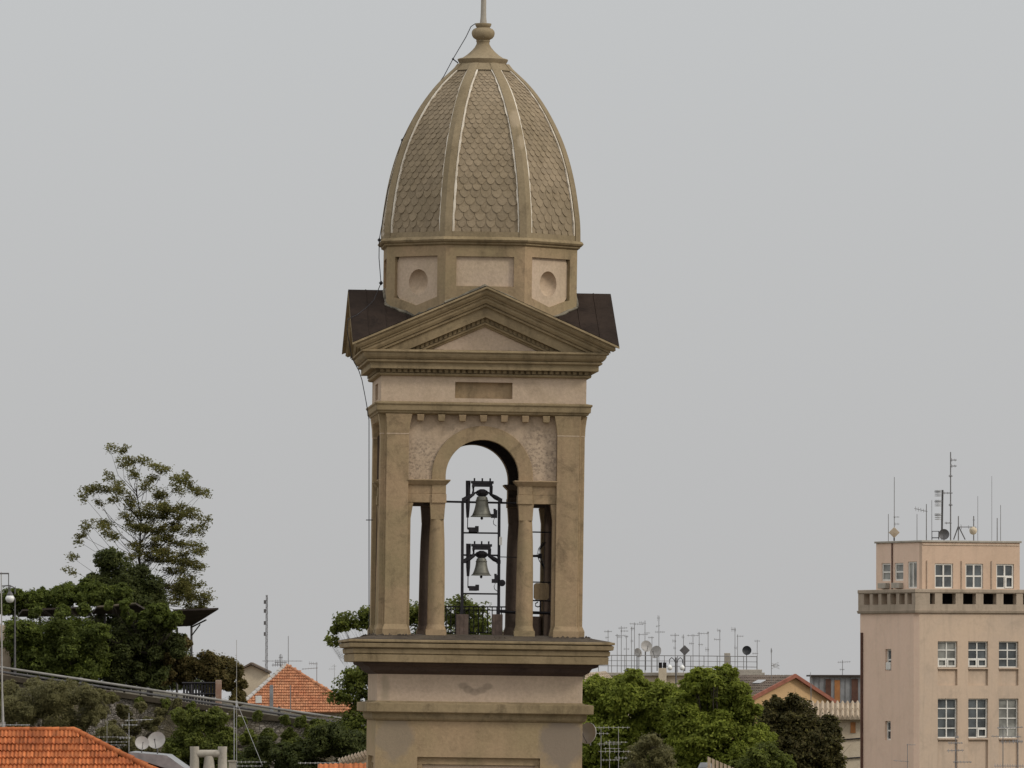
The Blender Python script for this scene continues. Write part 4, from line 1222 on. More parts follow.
# globe street lamp on the far left
lp = thing('globe_street_lamp', 'grey street lamp with a white globe at the far left edge', 'street lamp', (0, 0, 0))
a = P(15, 674, 602); b = P(15, 598, 602)
MB().tube([a - Vector((0, 0, .6)), b], [.08, .045], 8).build('pole', M['grey_metal'], lp)
m_ = MB(); m_.tube([P(15, 594, 602), P(15, 588, 602), P(10, 585.5, 602), P(2, 586, 602)], .05, 6); m_.build('arm', M['grey_metal'], lp)
q = P(10, 598.6, 602); MB().lathe([(.05, -.30), (.2, -.24), (.31, -.06), (.31, .06), (.2, .24), (.05, .3)], q, 14).build('globe', M['globe'], lp, smooth='all')
m_ = MB(); m_.tube([P(10, 586, 602), P(10, 594.5, 602)], .05, 6); m_.lathe([(.24, -.15), (.2, .05), (.06, .22)], P(10, 594.5, 602), 12); m_.build('hood', M['grey_metal'], lp)
# tall white pole in front
wp = thing('white_pole', 'tall thin white mast at the far left edge in front of the bushes', 'pole', (0, 0, 0))
MB().tube([P(3.2, 728, 560), P(2.2, 690, 560), P(1.2, 572, 560)], [.09, .055, .03], 8).build('shaft', M['dish'], wp)
m_ = MB(); m_.tube([P(-6, 573.5, 560), P(9, 573.5, 560)], .05, 5); m_.tube([P(8.6, 573.5, 560), P(8.6, 592, 560)], .03, 5); m_.build('crossarm', M['grey_metal'], wp)
# lamp post by the hill house
pl_ = thing('grey_roadside_post', 'short thick grey green post in front of the orange hill house', 'post', (0, 0, 0))
MB().box(P(269.6, 0, 606).x, P(273.2, 0, 606).x, 605.9, 606.2, P(0, 714, 606).z, P(0, 685, 606).z).build('shaft', M['zinc'], pl_, bevel=.02)
tag(MB().cbox(P(258.5, 699.5, 603), .42, .3, .5).build('white_meter_box', M['white_paint'], bevel=.03), 'small white box above the guard rail before the hill house', 'box')
# lattice radio mast left of the tower
mst = thing('lattice_radio_mast', 'tall slender lattice mast rising behind the orange hill house', 'mast', (0, 0, 0))
m_ = MB(); a = P(266.4, 672, 705); b = P(266.8, 595, 705)
for dx, dy in ((-.09, 0), (.09, 0), (0, .16)):
    m_.tube([a + Vector((dx, dy, 0)), b + Vector((dx * .6, dy, 0))], .02, 4)
for i in range(22):
    t0, t1 = i / 22, (i + 1) / 22
    p0 = a + (b - a) * t0; p1 = a + (b - a) * t1; sg = -1 if i % 2 else 1
    m_.tube([p0 + Vector((-.085 * sg, 0, 0)), p1 + Vector((.085 * sg, 0, 0))], .014, 4)
m_.build('lattice', M['grey_metal'], mst)
for y in (602, 611, 623, 634): MB().cbox(P(264.8, y, 704.6), .16, .14, .3).build('antenna_panel', M['grey_metal'], mst)

# ------------------------------------------------------------------ aerials
rng = random.Random(21)
def aerial(name, label, px, yt, yb, Y, booms, group=None, mat=None, r=.028, lean=0.0, cat='aerial'):
    """booms: (row, half length px left, right, number of elements, element half height px, tilt px)"""
    mat = mat or M['aerial_metal']; r = r * .72
    base = P(px, yb, Y)
    t = thing(name, label, cat, base, 0, group)
    s_ = Y / F
    MB().tube([(0, 0, -.4), (lean, 0, (yb - yt) * s_)], [r * 1.25, r], 6).build('mast', mat, t)
    for (row, l, rr_, ne, eh, tl) in booms:
        z = (yb - row) * s_; xo = lean * (yb - row) / max(1, yb - yt)
        m_ = MB()
        m_.tube([(xo - l * s_, -.03, z - tl * s_), (xo + rr_ * s_, -.03, z + tl * s_)], r * .8, 5)
        for i in range(ne):
            u_ = -l + (l + rr_) * (i + .5) / ne
            zz = z + tl * s_ * (2 * (i + .5) / ne - 1)
            h = eh * s_ * (1.15 - .35 * i / max(1, ne - 1)); dw = .24 if r > .0145 else .1
            m_.tube([(xo + u_ * s_, -.03 - dw, zz - h * .5), (xo + u_ * s_, -.03 + dw, zz + h * .5)], r * .55, 4)
        m_.build('boom', mat, t)
    return t

# terrace block with its railing behind the right-hand trees
YT = 664.0
tb = thing('terrace_block', 'apartment block whose railed flat roof shows above the green trees', 'building', (0, 0, 0))
a = P(560, 672.5, YT); b = P(762, 673.5, YT)
MB().box(a.x, b.x, YT, YT + 14, 0, a.z - .25).build('wall', M['cream'], tb)
MB().box(a.x - .2, b.x + .2, YT - .3, YT + 14.3, a.z - .248, a.z).build('roof_slab', M['concrete'], tb, bevel=.03)
MB().box(P(739, 0, YT).x, P(762, 0, YT).x, YT - .28, YT + 3, a.z + .003, P(0, 669.5, YT).z).build('parapet', M['concrete'], tb, bevel=.03)
m_ = MB(); q0, q1 = P(586, 673, YT - 1), P(606, 671.5, YT - 1)
tile_surface(m_, q0, q1, P(622, 688, YT - 5), P(582, 690, YT - 5), 14, 7, .07, .05, 5); m_.build('tiled_lean_to', M['pale_tile'], tb, smooth=True)
rg_ = thing('terrace_railing', 'grey pipe railing round the roof terrace full of aerials', 'railing', (0, 0, 0))
for y, r in ((655, .03), (660.3, .02), (665.5, .026)):
    m_ = MB(); m_.tube([P(566, y, YT + .2), P(700, y + .9, YT + .2), P(757.5, y + 1.6, YT + .2)], r, 5); m_.build('rail', M['aerial_metal'], rg_)
for i in range(15):
    px = 572 + i * 13.2
    q = P(px, 655.2 + i * .1, YT + .2); MB().tube([q, (q.x, q.y, a.z)], .026, 5).build('post', M['aerial_metal'], rg_)
tag(MB().box(P(724.5, 0, YT).x, P(730.5, 0, YT).x, YT + .5, YT + .95, a.z, P(0, 653, YT).z).build('chimney_stack', M['concrete'], bevel=.03), 'square concrete chimney stack on the railed roof terrace', 'chimney')
vb = thing('black_vent', 'black twin vent cowl on the terrace roof among aerials', 'vent', (0, 0, 0))
q = P(632, 676, YT - .6)
q = P(662.5, 668, YT - .6); MB().box(q.x - .3, q.x + .3, YT - .9, YT - .35, q.z - 1.5, q.z).build('stack', M['cream'], vb)
for dx in (-.16, .16): MB().box(q.x + dx - .13, q.x + dx + .13, YT - .8, YT - .45, q.z + .003, q.z + .42).build('cowl', M['black'], vb)

GRP = 'aerials on the railed roof terrace'
ORD = ['first', 'second', 'third', 'fourth', 'fifth', 'sixth', 'seventh', 'eighth', 'ninth', 'tenth', 'eleventh', 'twelfth', 'thirteenth', 'fourteenth', 'fifteenth', 'sixteenth', 'seventeenth', 'eighteenth', 'nineteenth']
masts = [(608.1, 630, [(631.5, 4, 4, 4, 2, 0), (637.5, 3, 1, 2, 3, .4)], 'with two short arms'),
         (617.2, 634, [(635.5, 2, 8, 4, 2, 0)], 'with one arm to the right'),
         (621.3, 626, [(628, 3, 6, 5, 2, .2), (631, 1, 7, 3, 2, 0), (637, 4, 1, 3, 2, 0)], 'with three crowded arms'),
         (626.4, 635.5, [(636.5, 2, 2, 2, 3, 0), (649, 3, 3, 3, 2, 0)], 'short, with two arms'),
         (631.5, 627, [(628.5, 1, 3, 3, 4, 0), (641, 1, 2, 2, 3, 0)], 'with stubby vertical arm'),
         (634.5, 622.5, [(624, 5, 9, 6, 2, -.3)], 'with a long top arm'),
         (639.1, 633.5, [(634.5, 1, 9, 3, 2, 0)], 'low, with arm over the dishes'),
         (645, 620.5, [(623, 6, 1, 4, 3, -.4), (633, 1, 5, 3, 2, 0)], 'with arm pointing left at top'),
         (652, 636.5, [(637.5, 4, 2, 3, 2, 0)], 'short, rising behind the dishes'),
         (658.9, 615.5, [(618, 2, 1, 2, 5, 0), (632, 4, 6, 6, 2, 0), (626, 3, 1, 2, 2, .4)], 'the tallest mast of all'),
         (675.2, 633, [(635.3, 5, 4, 5, 2, 0), (641, 3, 1, 3, 3, 0), (648, 2, 1, 2, 3, 0)], 'with three stacked arms'),
         (683.5, 634.5, [(637, 2, 1, 2, 3, 0)], 'above the diamond panel'),
         (693, 634, [(635.5, 6, 6, 4, 2, 0), (643.5, 4, 1, 3, 3, 0)], 'with two arms and long top bar'),
         (699.2, 632, [(633.5, 2, 9, 4, 2, 0), (644.5, 1, 4, 2, 3, 0)], 'joined by a top bar'),
         (708.1, 631.5, [(632.8, 1, 1, 2, 2, 0), (649.5, 3, 1, 3, 4, 0)], 'plain, with low side arm'),
         (719.8, 629.5, [(630.5, 3, 1, 3, 3, -.5), (639.5, 6, 1, 4, 2, -.3)], 'with two arms to the left'),
         (735, 627.5, [(629.5, 4, 1, 4, 4, -.3), (648, 1, 2, 2, 4, 0)], 'left of a close pair'),
         (737.6, 634.5, [(636.2, 1, 6, 3, 2, 0)], 'right of a close pair'),
         (757.2, 639.8, [(641, 3, 3, 3, 2, 0), (653.5, 5, 1, 3, 2, 0)], 'at the railing end')]
for i, (px, yt, bo, tx) in enumerate(masts):
    aerial('tv_aerial', 'thin roof terrace aerial %s, %s from the tower' % (tx, ORD[i]), px, yt, 672.5, YT + 1 + (i * 37 % 9) * .6, bo, GRP, r=.03)
make_dish('small grey dish, leftmost on the roof terrace', P(637.4, 653, YT + 1.4), .36, R(40), R(15), M['dish'], 1.35, 'pale dishes on the roof terrace')
make_dish('round grey dish highest on the roof terrace', P(646, 646.5, YT + 1.0), .44, R(20), R(15), M['dish'], 1.8, 'pale dishes on the roof terrace')
make_dish('largest grey dish, turned to the right on the roof terrace', P(656.5, 652.5, YT + .8), .5, R(-35), R(20), M['dish'], 1.4, 'pale dishes on the roof terrace')
make_dish('round black dish near the right end of the terrace railing', P(746.7, 650.5, YT + 1), .35, R(5), R(5), M['dish_dark'], 1.5)
dm = thing('diamond_panel_antenna', 'grey square panel antenna set on its corner on the roof terrace', 'antenna', P(684.7, 650.3, YT + .6))
m_ = MB(); m_.cbox((0, 0, 0), .56, .07, .56, Matrix.Rotation(R(45), 3, 'Y')); m_.build('panel', M['grey_metal'], dm, bevel=.015)
MB().tube([(0, .08, 0), (0, .08, -1.57)], .06, 6).build('pole', M['grey_metal'], dm)
dl = thing('twin_street_lamp', 'grey lamp post with two hanging white globes among the terrace aerials', 'street lamp', P(676, 690, YT - 3))
zt_ = (690 - 657.5) * (YT - 3) / F
MB().tube([(0, 0, -6), (0, 0, zt_)], .07, 6).build('pole', M['grey_metal'], dl)
for sx in (-1, 1):
    m_ = MB(); m_.tube([(0, 0, zt_ - .5), (sx * .15, 0, zt_ - .15), (sx * .33, 0, zt_), (sx * .48, 0, zt_ - .15), (sx * .5, 0, zt_ - .45)], .035, 5); m_.build('arm', M['iron'], dl)
    m_ = MB(); m_.lathe([(.03, -.22), (.16, -.15), (.2, 0), (.14, .12), (.04, .2)], (sx * .46, 0, zt_ - .75), 10); m_.build('globe', M['globe'], dl, smooth='all')
# mast with pennant-like fan element
fm = aerial('fan_aerial', 'lone aerial with triangular fan element above the peach gable roof', 771.4, 648, 676, 634, [(651, 1, 1, 2, 4, 0)], r=.03)
m_ = MB(); s_ = 634 / F
for i in range(5):
    z = (676 - 663) * s_ - i * .16; m_.tube([(0, 0, (676 - 665.5) * s_), (8.2 * s_ - .02 * i, 0, (676 - 665.5) * s_ + (i - 2) * .12)], .016, 4)
m_.tube([(0, 0, (676 - 663) * s_), (8.2 * s_, 0, (676 - 665.5) * s_), (0, 0, (676 - 668.6) * s_)], .02, 4)
m_.build('fan_element', M['pale_metal'], fm)

# peach gable house
pg = thing('peach_gable_house', 'peach gable house with red verge and mottled grey brown roof', 'house', P(752.5, 700, 640), R(30))
s_ = 640 / F
gw_ = 81.5 * s_ / math.cos(R(30)); apx = 41.2 / 81.5 * gw_
zE0 = (700 - 697) * s_; zE1 = (700 - 701.5) * s_; zA = (700 - 675.4) * s_
Ln = 7.9
MB().prism([(0.15, -9), (gw_ - .15, -9), (gw_ - .15, zE1), (apx, zA - .12), (0.15, zE0)], lambda u_, v, d: (u_, d, v), 0, Ln - .2).build('wall', M['peach'], pg)
m_ = MB(); tile_surface(m_, (apx, Ln, zA), (apx, -.25, zA), (-.25, -.25, zE0 - .1), (-.25, Ln, zE0 - .1), 26, 9, .07, .05, 5); rf_ = m_.build('roof', M['old_tile'], pg, smooth=True)
m_ = MB(); tile_surface(m_, (apx, -.25, zA), (apx, Ln, zA), (gw_ + .2, Ln, zE1 - .1), (gw_ + .2, -.25, zE1 - .1), 26, 9, .07, .05, 5); m_.build('far_slope', M['old_tile'], rf_, smooth=True)
m_ = MB()
for (x0, z0, x1, z1) in ((-.25, zE0 - .1, apx, zA), (gw_ + .2, zE1 - .1, apx, zA)):
    m_.hexa([(x0, -.42, z0 - .16), (x1, -.42, z1 - .16), (x1, -.2, z1 - .16), (x0, -.2, z0 - .16)], [(x0, -.42, z0 + .12), (x1, -.42, z1 + .12), (x1, -.2, z1 + .12), (x0, -.2, z0 + .12)])
m_.build('verge', M['red_trim'], pg)
for (yy, t) in ((2.6, .35), (5.6, .62), (6.8, .8)):
    q = Vector((apx + (-.25 - apx) * t, yy, zA + (zE0 - .1 - zA) * t + .14))
    m_ = MB(); m_.cbox(q, .55, 1.1, .05, Matrix.Rotation(-math.atan2(zA - zE0, apx), 3, 'Y')); m_.build('skylight', M['pale_metal'], rf_)
# grey shed right of it
sd = thing('grey_rooftop_shed', 'grey sheet-metal shed with brown and orange doors left of the salmon building', 'shed', (0, 0, 0))
Y5 = 655.0
a, b = P(812, 676.5, Y5), P(872, 676.5, Y5)
MB().box(a.x, b.x, Y5, Y5 + 5, a.z - 14, a.z).build('wall', M['zinc'], sd)
MB().box(a.x - .25, b.x + .3, Y5 - .3, Y5 + 5.2, a.z + .003, a.z + .12).build('roof', M['rust'], sd)
for (x0, x1, y0, y1, mt) in ((825.5, 831, 679, 698, 'brown_door'), (834.5, 840, 680, 702, 'orange_door'), (851.5, 858, 679, 702, 'brown_door')):
    q0, q1 = P(x0, y1, Y5), P(x1, y0, Y5); MB().box(q0.x, q1.x, Y5 - .06, Y5 + .1, q0.z, q1.z).build('door', M[mt], sd, bevel=.01)
m_ = MB()
for i in range(9):
    q = P(814 + i * 5.2, 677, Y5 - .02); m_.box(q.x - .02, q.x + .02, Y5 - .03, Y5 + .01, q.z - 2, q.z - .05)
m_.build('sheet_seams', M['grey_metal'], sd)
aerial('tv_aerial', 'small yagi aerial standing on the grey rooftop shed', 842.5, 660, 676, 656, [(662, 5, 8, 6, 2, .3), (669.5, 3, 2, 3, 2, 0)], r=.028)
# low cream building in front of the shed
lc = thing('cream_house', 'low cream house with ribbed pale roof beside the salmon building', 'house', (0, 0, 0))
Y6 = 628.0
a, b = P(806, 718, Y6), P(880, 718.5, Y6)
MB().box(a.x, b.x, Y6, Y6 + 7, 0, a.z - .003).build('wall', M['cream'], lc)
m_ = MB(); t0, t1 = P(800, 703.6, Y6 + 2.2), P(880, 703.6, Y6 + 2.2)
tile_surface(m_, t0, t1, P(880, 717.6, Y6 - .4), P(800, 717.6, Y6 - .4), 16, 2, .30, .03, 8); m_.build('roof', M['pale_tile'], lc, smooth=True)
m_ = MB(); m_.tube([P(800, 718.6, Y6 - .5), P(880, 718.6, Y6 - .5)], .075, 6); m_.build('gutter', M['iron'], lc)
q0, q1 = P(850.5, 733, Y6), P(855.5, 722.3, Y6); sh_ = MB().box(q0.x, q1.x, Y6 - .06, Y6 + .1, q0.z, q1.z).build('shutter', M['orange_door'], lc, bevel=.01)
for y in (738.5, 757.5):
    m_ = MB(); m_.tube([P(838, y + 1.5, Y6 - .1), P(866, y - .5, Y6 - .1)], .05, 5); m_.build('cable', M['iron'], lc)
aerial('thin_mast', 'bare thin mast between the peach gable and the grey shed', 810.6, 672, 704, 632, [(675, 2, 1, 1, 3, 0)], r=.022)
aerial('thin_mast', 'bare thin mast in front of the peach gable wall', 810.9 + .6, 684, 712, 626, [(686, 1, 1, 1, 2, 0)], r=.02)

# ------------------------------------------------------------------ the salmon building on the right
YB = 580.0; AB = R(28)
sb = thing('salmon_building', 'large salmon office block with roof parapet, penthouse and rows of windows', 'building', (P(915.8, 0, YB).x, YB, 0), AB)
kr, kl, kv = 15.17 * math.cos(AB + R(2.6)), 15.17 * math.sin(AB + R(2.6)), 15.17
BX = lambda px: (px - 915.8) / kr
BY = lambda px: (915.8 - px) / kl
BZ = lambda py: ZC + (690 - py) / kv
WX, WY = 17.0, BY(859.7)
# openings: list per face, wall built round them
FR = lambda u_, v, t: (u_, t, v)          # right-hand face (plane y = t)
FLf = lambda u_, v, t: (t, u_, v)         # left-hand face (plane x = t)
wins_r = [(937.8, 957.5), (968.4, 988.3), (999.2, 1019.0), (1030, 1050), (1061, 1081), (1092, 1112), (1123, 1142)]
rows_r = [(641.2, 667.5, 3), (698.6, 738.2, 4), (772, 806, 4)]
holes = []
for a, b in wins_r:
    holes.append((BX(a), BX(b), BZ(685.5), BZ(641.2))); holes.append((BX(a), BX(b), BZ(806), BZ(698.6)))
holes_l = [(BY(891.2), BY(885.2), BZ(670.3), BZ(648.8)), (BY(890.6), BY(884.8), BZ(740.5), BZ(721.2))]
mb = MB(); wall_with_holes(mb, 0.28, WX, 0, BZ(613), holes, FR, 0, .4)
mb.build('wall', M['salmon_sun_side'], sb)
mb = MB(); wall_with_holes(mb, 0.28, WY, 0, BZ(613), holes_l, FLf, 0, .4)
mb.build('wall', M['salmon'], sb)
MB().hexa([(.28, 0, 0), (.45, .3, 0), (.3, .45, 0), (0, .28, 0)], [(.28, 0, BZ(613)), (.45, .3, BZ(613)), (.3, .45, BZ(613)), (0, .28, BZ(613))]).build('corner_chamfer', M['salmon'], sb)
MB().box(.42, WX, WY - .3, WY, 0, BZ(613)).build('rear_wall', M['salmon'], sb)
MB().box(WX - .3, WX - .002, .42, WY - .31, 0, BZ(613) - .01).build('rear_wall', M['salmon'], sb)
MB().box(.41, WX - .31, .41, WY - .31, BZ(690), BZ(690) + .1).build('floor_slab', M['black'], sb)
def window(u0, u1, z0, z1, face, cols, rws, mat, off, fw=.075, inner=.16, casement=False):
    fn = FR if face == 'r' else FLf
    fr = MB()
    def bar(a, b, c, d, t0, t1):
        q = [fn(a, c, t0), fn(b, c, t0), fn(b, c, t1), fn(a, c, t1)]; w_ = [fn(a, d, t0), fn(b, d, t0), fn(b, d, t1), fn(a, d, t1)]
        fr.hexa(q, w_)
    t0, t1 = off + inner, off + inner + .09
    bar(u0, u0 + fw, z0, z1, t0, t1); bar(u1 - fw, u1, z0, z1, t0, t1); bar(u0 + fw, u1 - fw, z0, z0 + fw, t0, t1); bar(u0 + fw, u1 - fw, z1 - fw, z1, t0, t1)
    for i in range(1, cols):
        c = u0 + (u1 - u0) * i / cols; bar(c - fw * .55, c + fw * .55, z0 + fw, z1 - fw, t0 + .004, t1 - .004)
    for j in range(1, rws):
        c = z0 + (z1 - z0) * j / rws; bar(u0 + fw, u1 - fw, c - fw * .5, c + fw * .5, t0 + .008, t1 - .008)
    if casement:
        zz = z0 + (z1 - z0) / rws; um = (u0 + u1) / 2
        for (c0, c1) in ((u0 + .05, um - .02), (um + .02, u1 - .05)) if casement == 2 else ((um + .02, u1 - .05),):
          for (a, b, c, d) in ((c0, c0 + .1, z0 + .04, zz), (c1 - .1, c1, z0 + .04, zz), (c0 + .1, c1 - .1, z0 + .04, z0 + .14), (c0 + .1, c1 - .1, zz - .1, zz)):
              bar(a, b, c, d, t0 - .05, t0 - .002)
    f = fr.build('window', M['white_paint'], sb)
    g_ = MB(); q = [fn(u0 + .02, z0 + .02, t1 - .03), fn(u1 - .02, z0 + .02, t1 - .03), fn(u1 - .02, z1 - .02, t1 - .03), fn(u0 + .02, z1 - .02, t1 - .03)]
    q2 = [fn(u0 + .02, z0 + .02, t1 + .05), fn(u1 - .02, z0 + .02, t1 + .05), fn(u1 - .02, z1 - .02, t1 + .05), fn(u0 + .02, z1 - .02, t1 + .05)]
    g_.hexa(q, q2); g_.build('pane', mat, f)
    return f
for wi, (a, b) in enumerate(wins_r):
    for ri, (y0, y1, n) in enumerate(rows_r):
        f = window(BX(a) + .003, BX(b) - .003, BZ(y1) + .003, BZ(y0) - .003, 'r', 2, n, M['glass'] if (wi + ri) % 3 else M['glass_pale'], 0, casement=(2 if wi in (0, 1) and ri == 0 else (1 if wi == 1 and ri == 1 else 0)))
        sl = MB(); sl.box(BX(a) + .003, BX(b) - .003, -.04, .149, BZ(y1 + 1.6), BZ(y1) - .004); sl.build('sill', M['salmon_sun_side'], f, bevel=.01)
for (u0, u1, z0, z1) in holes_l:
    window(u0 + .003, u1 - .003, z0 + .003, z1 - .003, 'l', 1, 2, M['glass'], 0, fw=.1)
m_ = MB(); c = ((holes_l[0][0] + holes_l[0][1]) / 2, BZ(664)); m_.box(-.03, .12, holes_l[0][0] + .1, holes_l[0][1] - .1, BZ(669.6), BZ(662.2)); tag(m_.build('air_conditioner', M['white_paint'], sb, bevel=.02))
# sunk panels under the windows
for a, b in wins_r:
    for y0, y1 in ((667.5, 685.5), (738.2, 772)):
        MB().box(BX(a) + .002, BX(b) - .002, .15, .39, BZ(y1) + .002, BZ(y0) - .002).build('sunk_panel', M['salmon_sun_side'], sb)
# drain pipe
m_ = MB(); m_.tube([(-.08, BY(862.2), 0), (-.08, BY(862.2), BZ(632))], .09, 8); m_.build('drain_pipe', M['brown_door'], sb)
# parapet with openings
MB().hexa([(-.14, -.14, BZ(613) + .003), (WX + .1, -.14, BZ(613) + .003), (WX + .1, WY + .12, BZ(613) + .003), (-.14, WY + .12, BZ(613) + .003)],
          [(-.2, -.2, BZ(610)), (WX + .1, -.2, BZ(610)), (WX + .1, WY + .16, BZ(610)), (-.2, WY + .16, BZ(610))]).build('ledge', M['grey_ledge'], sb, bevel=.03)
MB().box(-.12, WX, -.12, WY + .06, BZ(610) + .003, BZ(604.2)).build('parapet_base', M['grey_ledge'], sb)
ph = [(929.2, 934.2), (941.6, 955), (962.4, 975.4), (982.8, 996), (1003, 1016.2), (1023, 1037), (1044, 1057), (1064, 1078), (1085, 1099), (1106, 1119)]
hl = [(BX(a), BX(b), BZ(604), BZ(593.2)) for a, b in ph]
mb = MB(); wall_with_holes(mb, -.1, WX, BZ(604.2) + .003, BZ(592.6), hl, FR, -.1, .35); mb.build('parapet_screen', M['grey_ledge'], sb)
pl6 = [(864.6, 870.6), (873.6, 879.4), (882.5, 888.4), (891.6, 897.4), (900.4, 906), (908.6, 914.5)]
hl = [(BY(b), BY(a), BZ(604), BZ(593.2)) for a, b in pl6]
mb = MB(); wall_with_holes(mb, .352, WY + .1, BZ(604.2) + .003, BZ(592.6), hl, FLf, -.1, .35); mb.build('parapet_screen', M['grey_ledge'], sb)
MB().box(.36, .5, .36, WY, BZ(604.2) + .003, BZ(592.8)).build('recess_back', M['salmon'], sb)
MB().box(1.2, WX - .2, 1.2, WY, BZ(604.2) + .003, BZ(592.8)).build('attic_core', M['black'], sb)
MB().box(-.16, WX + .1, -.16, WY + .1, BZ(592.6) + .003, BZ(589)).build('coping', M['grey_ledge'], sb, bevel=.03)
# penthouse
px0, py0 = 1.18, 1.18
UX = lambda px: px0 + (px - 923.2) / kr
UY = lambda px: py0 + (923.2 - px) / kl
PX1, PY1 = UX(1021.7), UY(876.9)
wr = [(936, 954.4), (966.9, 984.6), (998, 1015.8)]
hr_ = [(UX(a), UX(b), BZ(588), BZ(563)) for a, b in wr]
mb = MB(); wall_with_holes(mb, px0, PX1, BZ(589) + .003, BZ(541.8), hr_, FR, py0, py0 + .35); mb.build('penthouse_wall', M['salmon_mid'], sb)
wl3 = [(882.5, 891.5, 562, 580), (895.6, 904.4, 562, 580), (908.8, 918, 561, 588)]
hl_ = [(UY(b), UY(a), BZ(y1), BZ(y0)) for a, b, y0, y1 in wl3]
mb = MB(); wall_with_holes(mb, py0 + .352, PY1, BZ(589) + .003, BZ(541.8), hl_, FLf, px0, px0 + .35); mb.build('penthouse_wall', M['salmon'], sb)
MB().box(px0 + .36, PX1 - .01, PY1 - .3, PY1 - .005, BZ(589) + .003, BZ(541.9)).build('penthouse_rear', M['salmon'], sb)
MB().box(PX1 - .3, PX1 - .003, py0 + .36, PY1 - .31, BZ(589) + .003, BZ(541.9)).build('penthouse_rear', M['salmon'], sb)
MB().box(px0 - .1, PX1 + .1, py0 - .1, PY1 + .1, BZ(541.8) + .003, BZ(539.8)).build('penthouse_roof', M['concrete'], sb, bevel=.02)
MB().box(px0 + .04, PX1 - .04, py0 - .05, py0 + .01, BZ(544.6), BZ(543.2)).build('roof_fillet', M['salmon_sun_side'], sb)
for i, h in enumerate(hr_): window(h[0] + .003, h[1] - .003, h[2] + .003, h[3] - .003, 'r', 2, 2, M['glass'], py0, fw=.1, inner=.08, casement=(i == 2))
for i, h in enumerate(hl_): window(h[0] + .003, h[1] - .003, h[2] + .003, h[3] - .003, 'l', 1 if i < 2 else 2, 2 if i < 2 else 1, M['glass_pale'], px0, fw=.11, inner=.06)
for a in (886.8, 900.5):
    m_ = MB(); c = UY(a); m_.box(px0 - .35, px0 - .01, c - .5, c + .5, BZ(587.5), BZ(582)); m_.build('air_conditioner', M['concrete'], sb, bevel=.02)
for a in (928, 962.8, 993):
    m_ = MB(); m_.tube([(UX(a), py0 - .05, BZ(589)), (UX(a), py0 - .05, BZ(560))], .045, 6); m_.build('wall_pipe', M['salmon_sun_side'], sb)
m_ = MB(); m_.tube([(px0 - .05, UY(893.6), BZ(589)), (px0 - .05, UY(893.6), BZ(540))], .05, 6); m_.build('wall_cable', M['brown_door'], sb)

# masts on its roof
G2 = 'aerials on the salmon building'
def roofY(px, back): return YB + 1.6 + back + ((923.2 - px) / kl * math.cos(AB) if px < 923.2 else (px - 923.2) / kr * math.sin(AB))
RA = [('radio_mast', 950.6, 452, [(460, .6, 6, 2, 3, 0), (466, .5, 6, 2, 3, 0), (476, 2, 2, 2, 2, 0), (493, 8, 2, 3, 2, 0), (505, 2, 2, 2, 2, 0), (523, 6, 1, 2, 2, 0)], .055, 'tallest mast with stepped rungs on the salmon building roof'),
      ('whip_aerial', 894.3, 477, [(517, 1, 5, 2, 2, 0), (524, 0.5, 5, 2, 3, 0)], .03, 'tall whip above the diamond dish on the salmon building'),
      ('whip_aerial', 888.4, 514, [], .03, 'short bare rod left of the diamond dish on the salmon roof'),
      ('whip_aerial', 917.0, 514, [], .028, 'short bare rod at the middle of the left salmon roof edge'),
      ('yagi_aerial', 926.4, 504, [(510, 12, 1, 5, 4, -1.6)], .04, 'tilted arm aerial left of the drum stack on the salmon roof'),
      ('whip_aerial', 931.8, 500, [], .022, 'thin rod just left of the drum stack on the salmon roof'),
      ('frame_aerial', 958.4, 516, [(527, 1, 14, 2, 4, 0)], .05, 'left braced post right of the tallest mast'),
      ('frame_aerial', 973.7, 516, [(520, 1, 1, 1, 3, 0)], .05, 'right braced post carrying the pale drum dish'),
      ('whip_aerial', 977.8, 496, [], .02, 'very thin whip behind the pale drum dish'),
      ('whip_aerial', 991.8, 476, [], .018, 'very thin tall whip near the middle right salmon roof'),
      ('whip_aerial', 997.2, 518, [], .04, 'short thick rod left of the last whip on the salmon roof'),
      ('whip_aerial', 1000.6, 505, [], .026, 'rightmost whip standing on the salmon roof')]
for i, (nm, px, yt, bo, r, lab) in enumerate(RA):
    aerial(nm, lab, px, yt, 539.6, roofY(px, .9 + (i % 3) * .5), bo, G2, r=r)
m_ = MB(); 
for x in (955.6, 961.2): m_.tube([P(x - (2 if x < 958 else -4), 539.6, roofY(958.4, .9)), P(958.4, 526, roofY(958.4, .9))], .04, 5)
tag(m_.build('mast_brace', M['grey_metal']), 'two slanting braces of the left braced post on the salmon roof', 'brace')
ds = thing('drum_antenna_stack', 'stack of three pale finned drums on a pole beside the tallest mast', 'antenna', P(941.8, 539.6, roofY(941.8, 1.5)))
s_ = YB / F
MB().tube([(0, 0, 0), (.05, 0, (540 - 490) * s_)], .07, 6).build('pole', M['grey_metal'], ds)
for y in (493.5, 503.5, 517):
    m_ = MB(); z = (540 - y) * s_
    for i in range(4):
        m_.lathe([(.05, z - .2 + i * .12), (.22, z - .19 + i * .12), (.22, z - .15 + i * .12), (.05, z - .13 + i * .12)], (-.26, -.1, 0), 12)
    m_.tube([(-.5, -.1, z + .12), (0, -.1, z + .12)], .02, 5); m_.build('drum', M['pale_metal'], ds)
dd = make_dish('grey round dish at the foot of the tallest mast', P(944, 534.5, roofY(944, .7)), .36, R(-5), R(5), M['grey_metal'], .4)
hb = thing('rooftop_frame', 'small dark open frame left of the round grey dish on the roof', 'frame', P(935, 539.6, roofY(935, .9)))
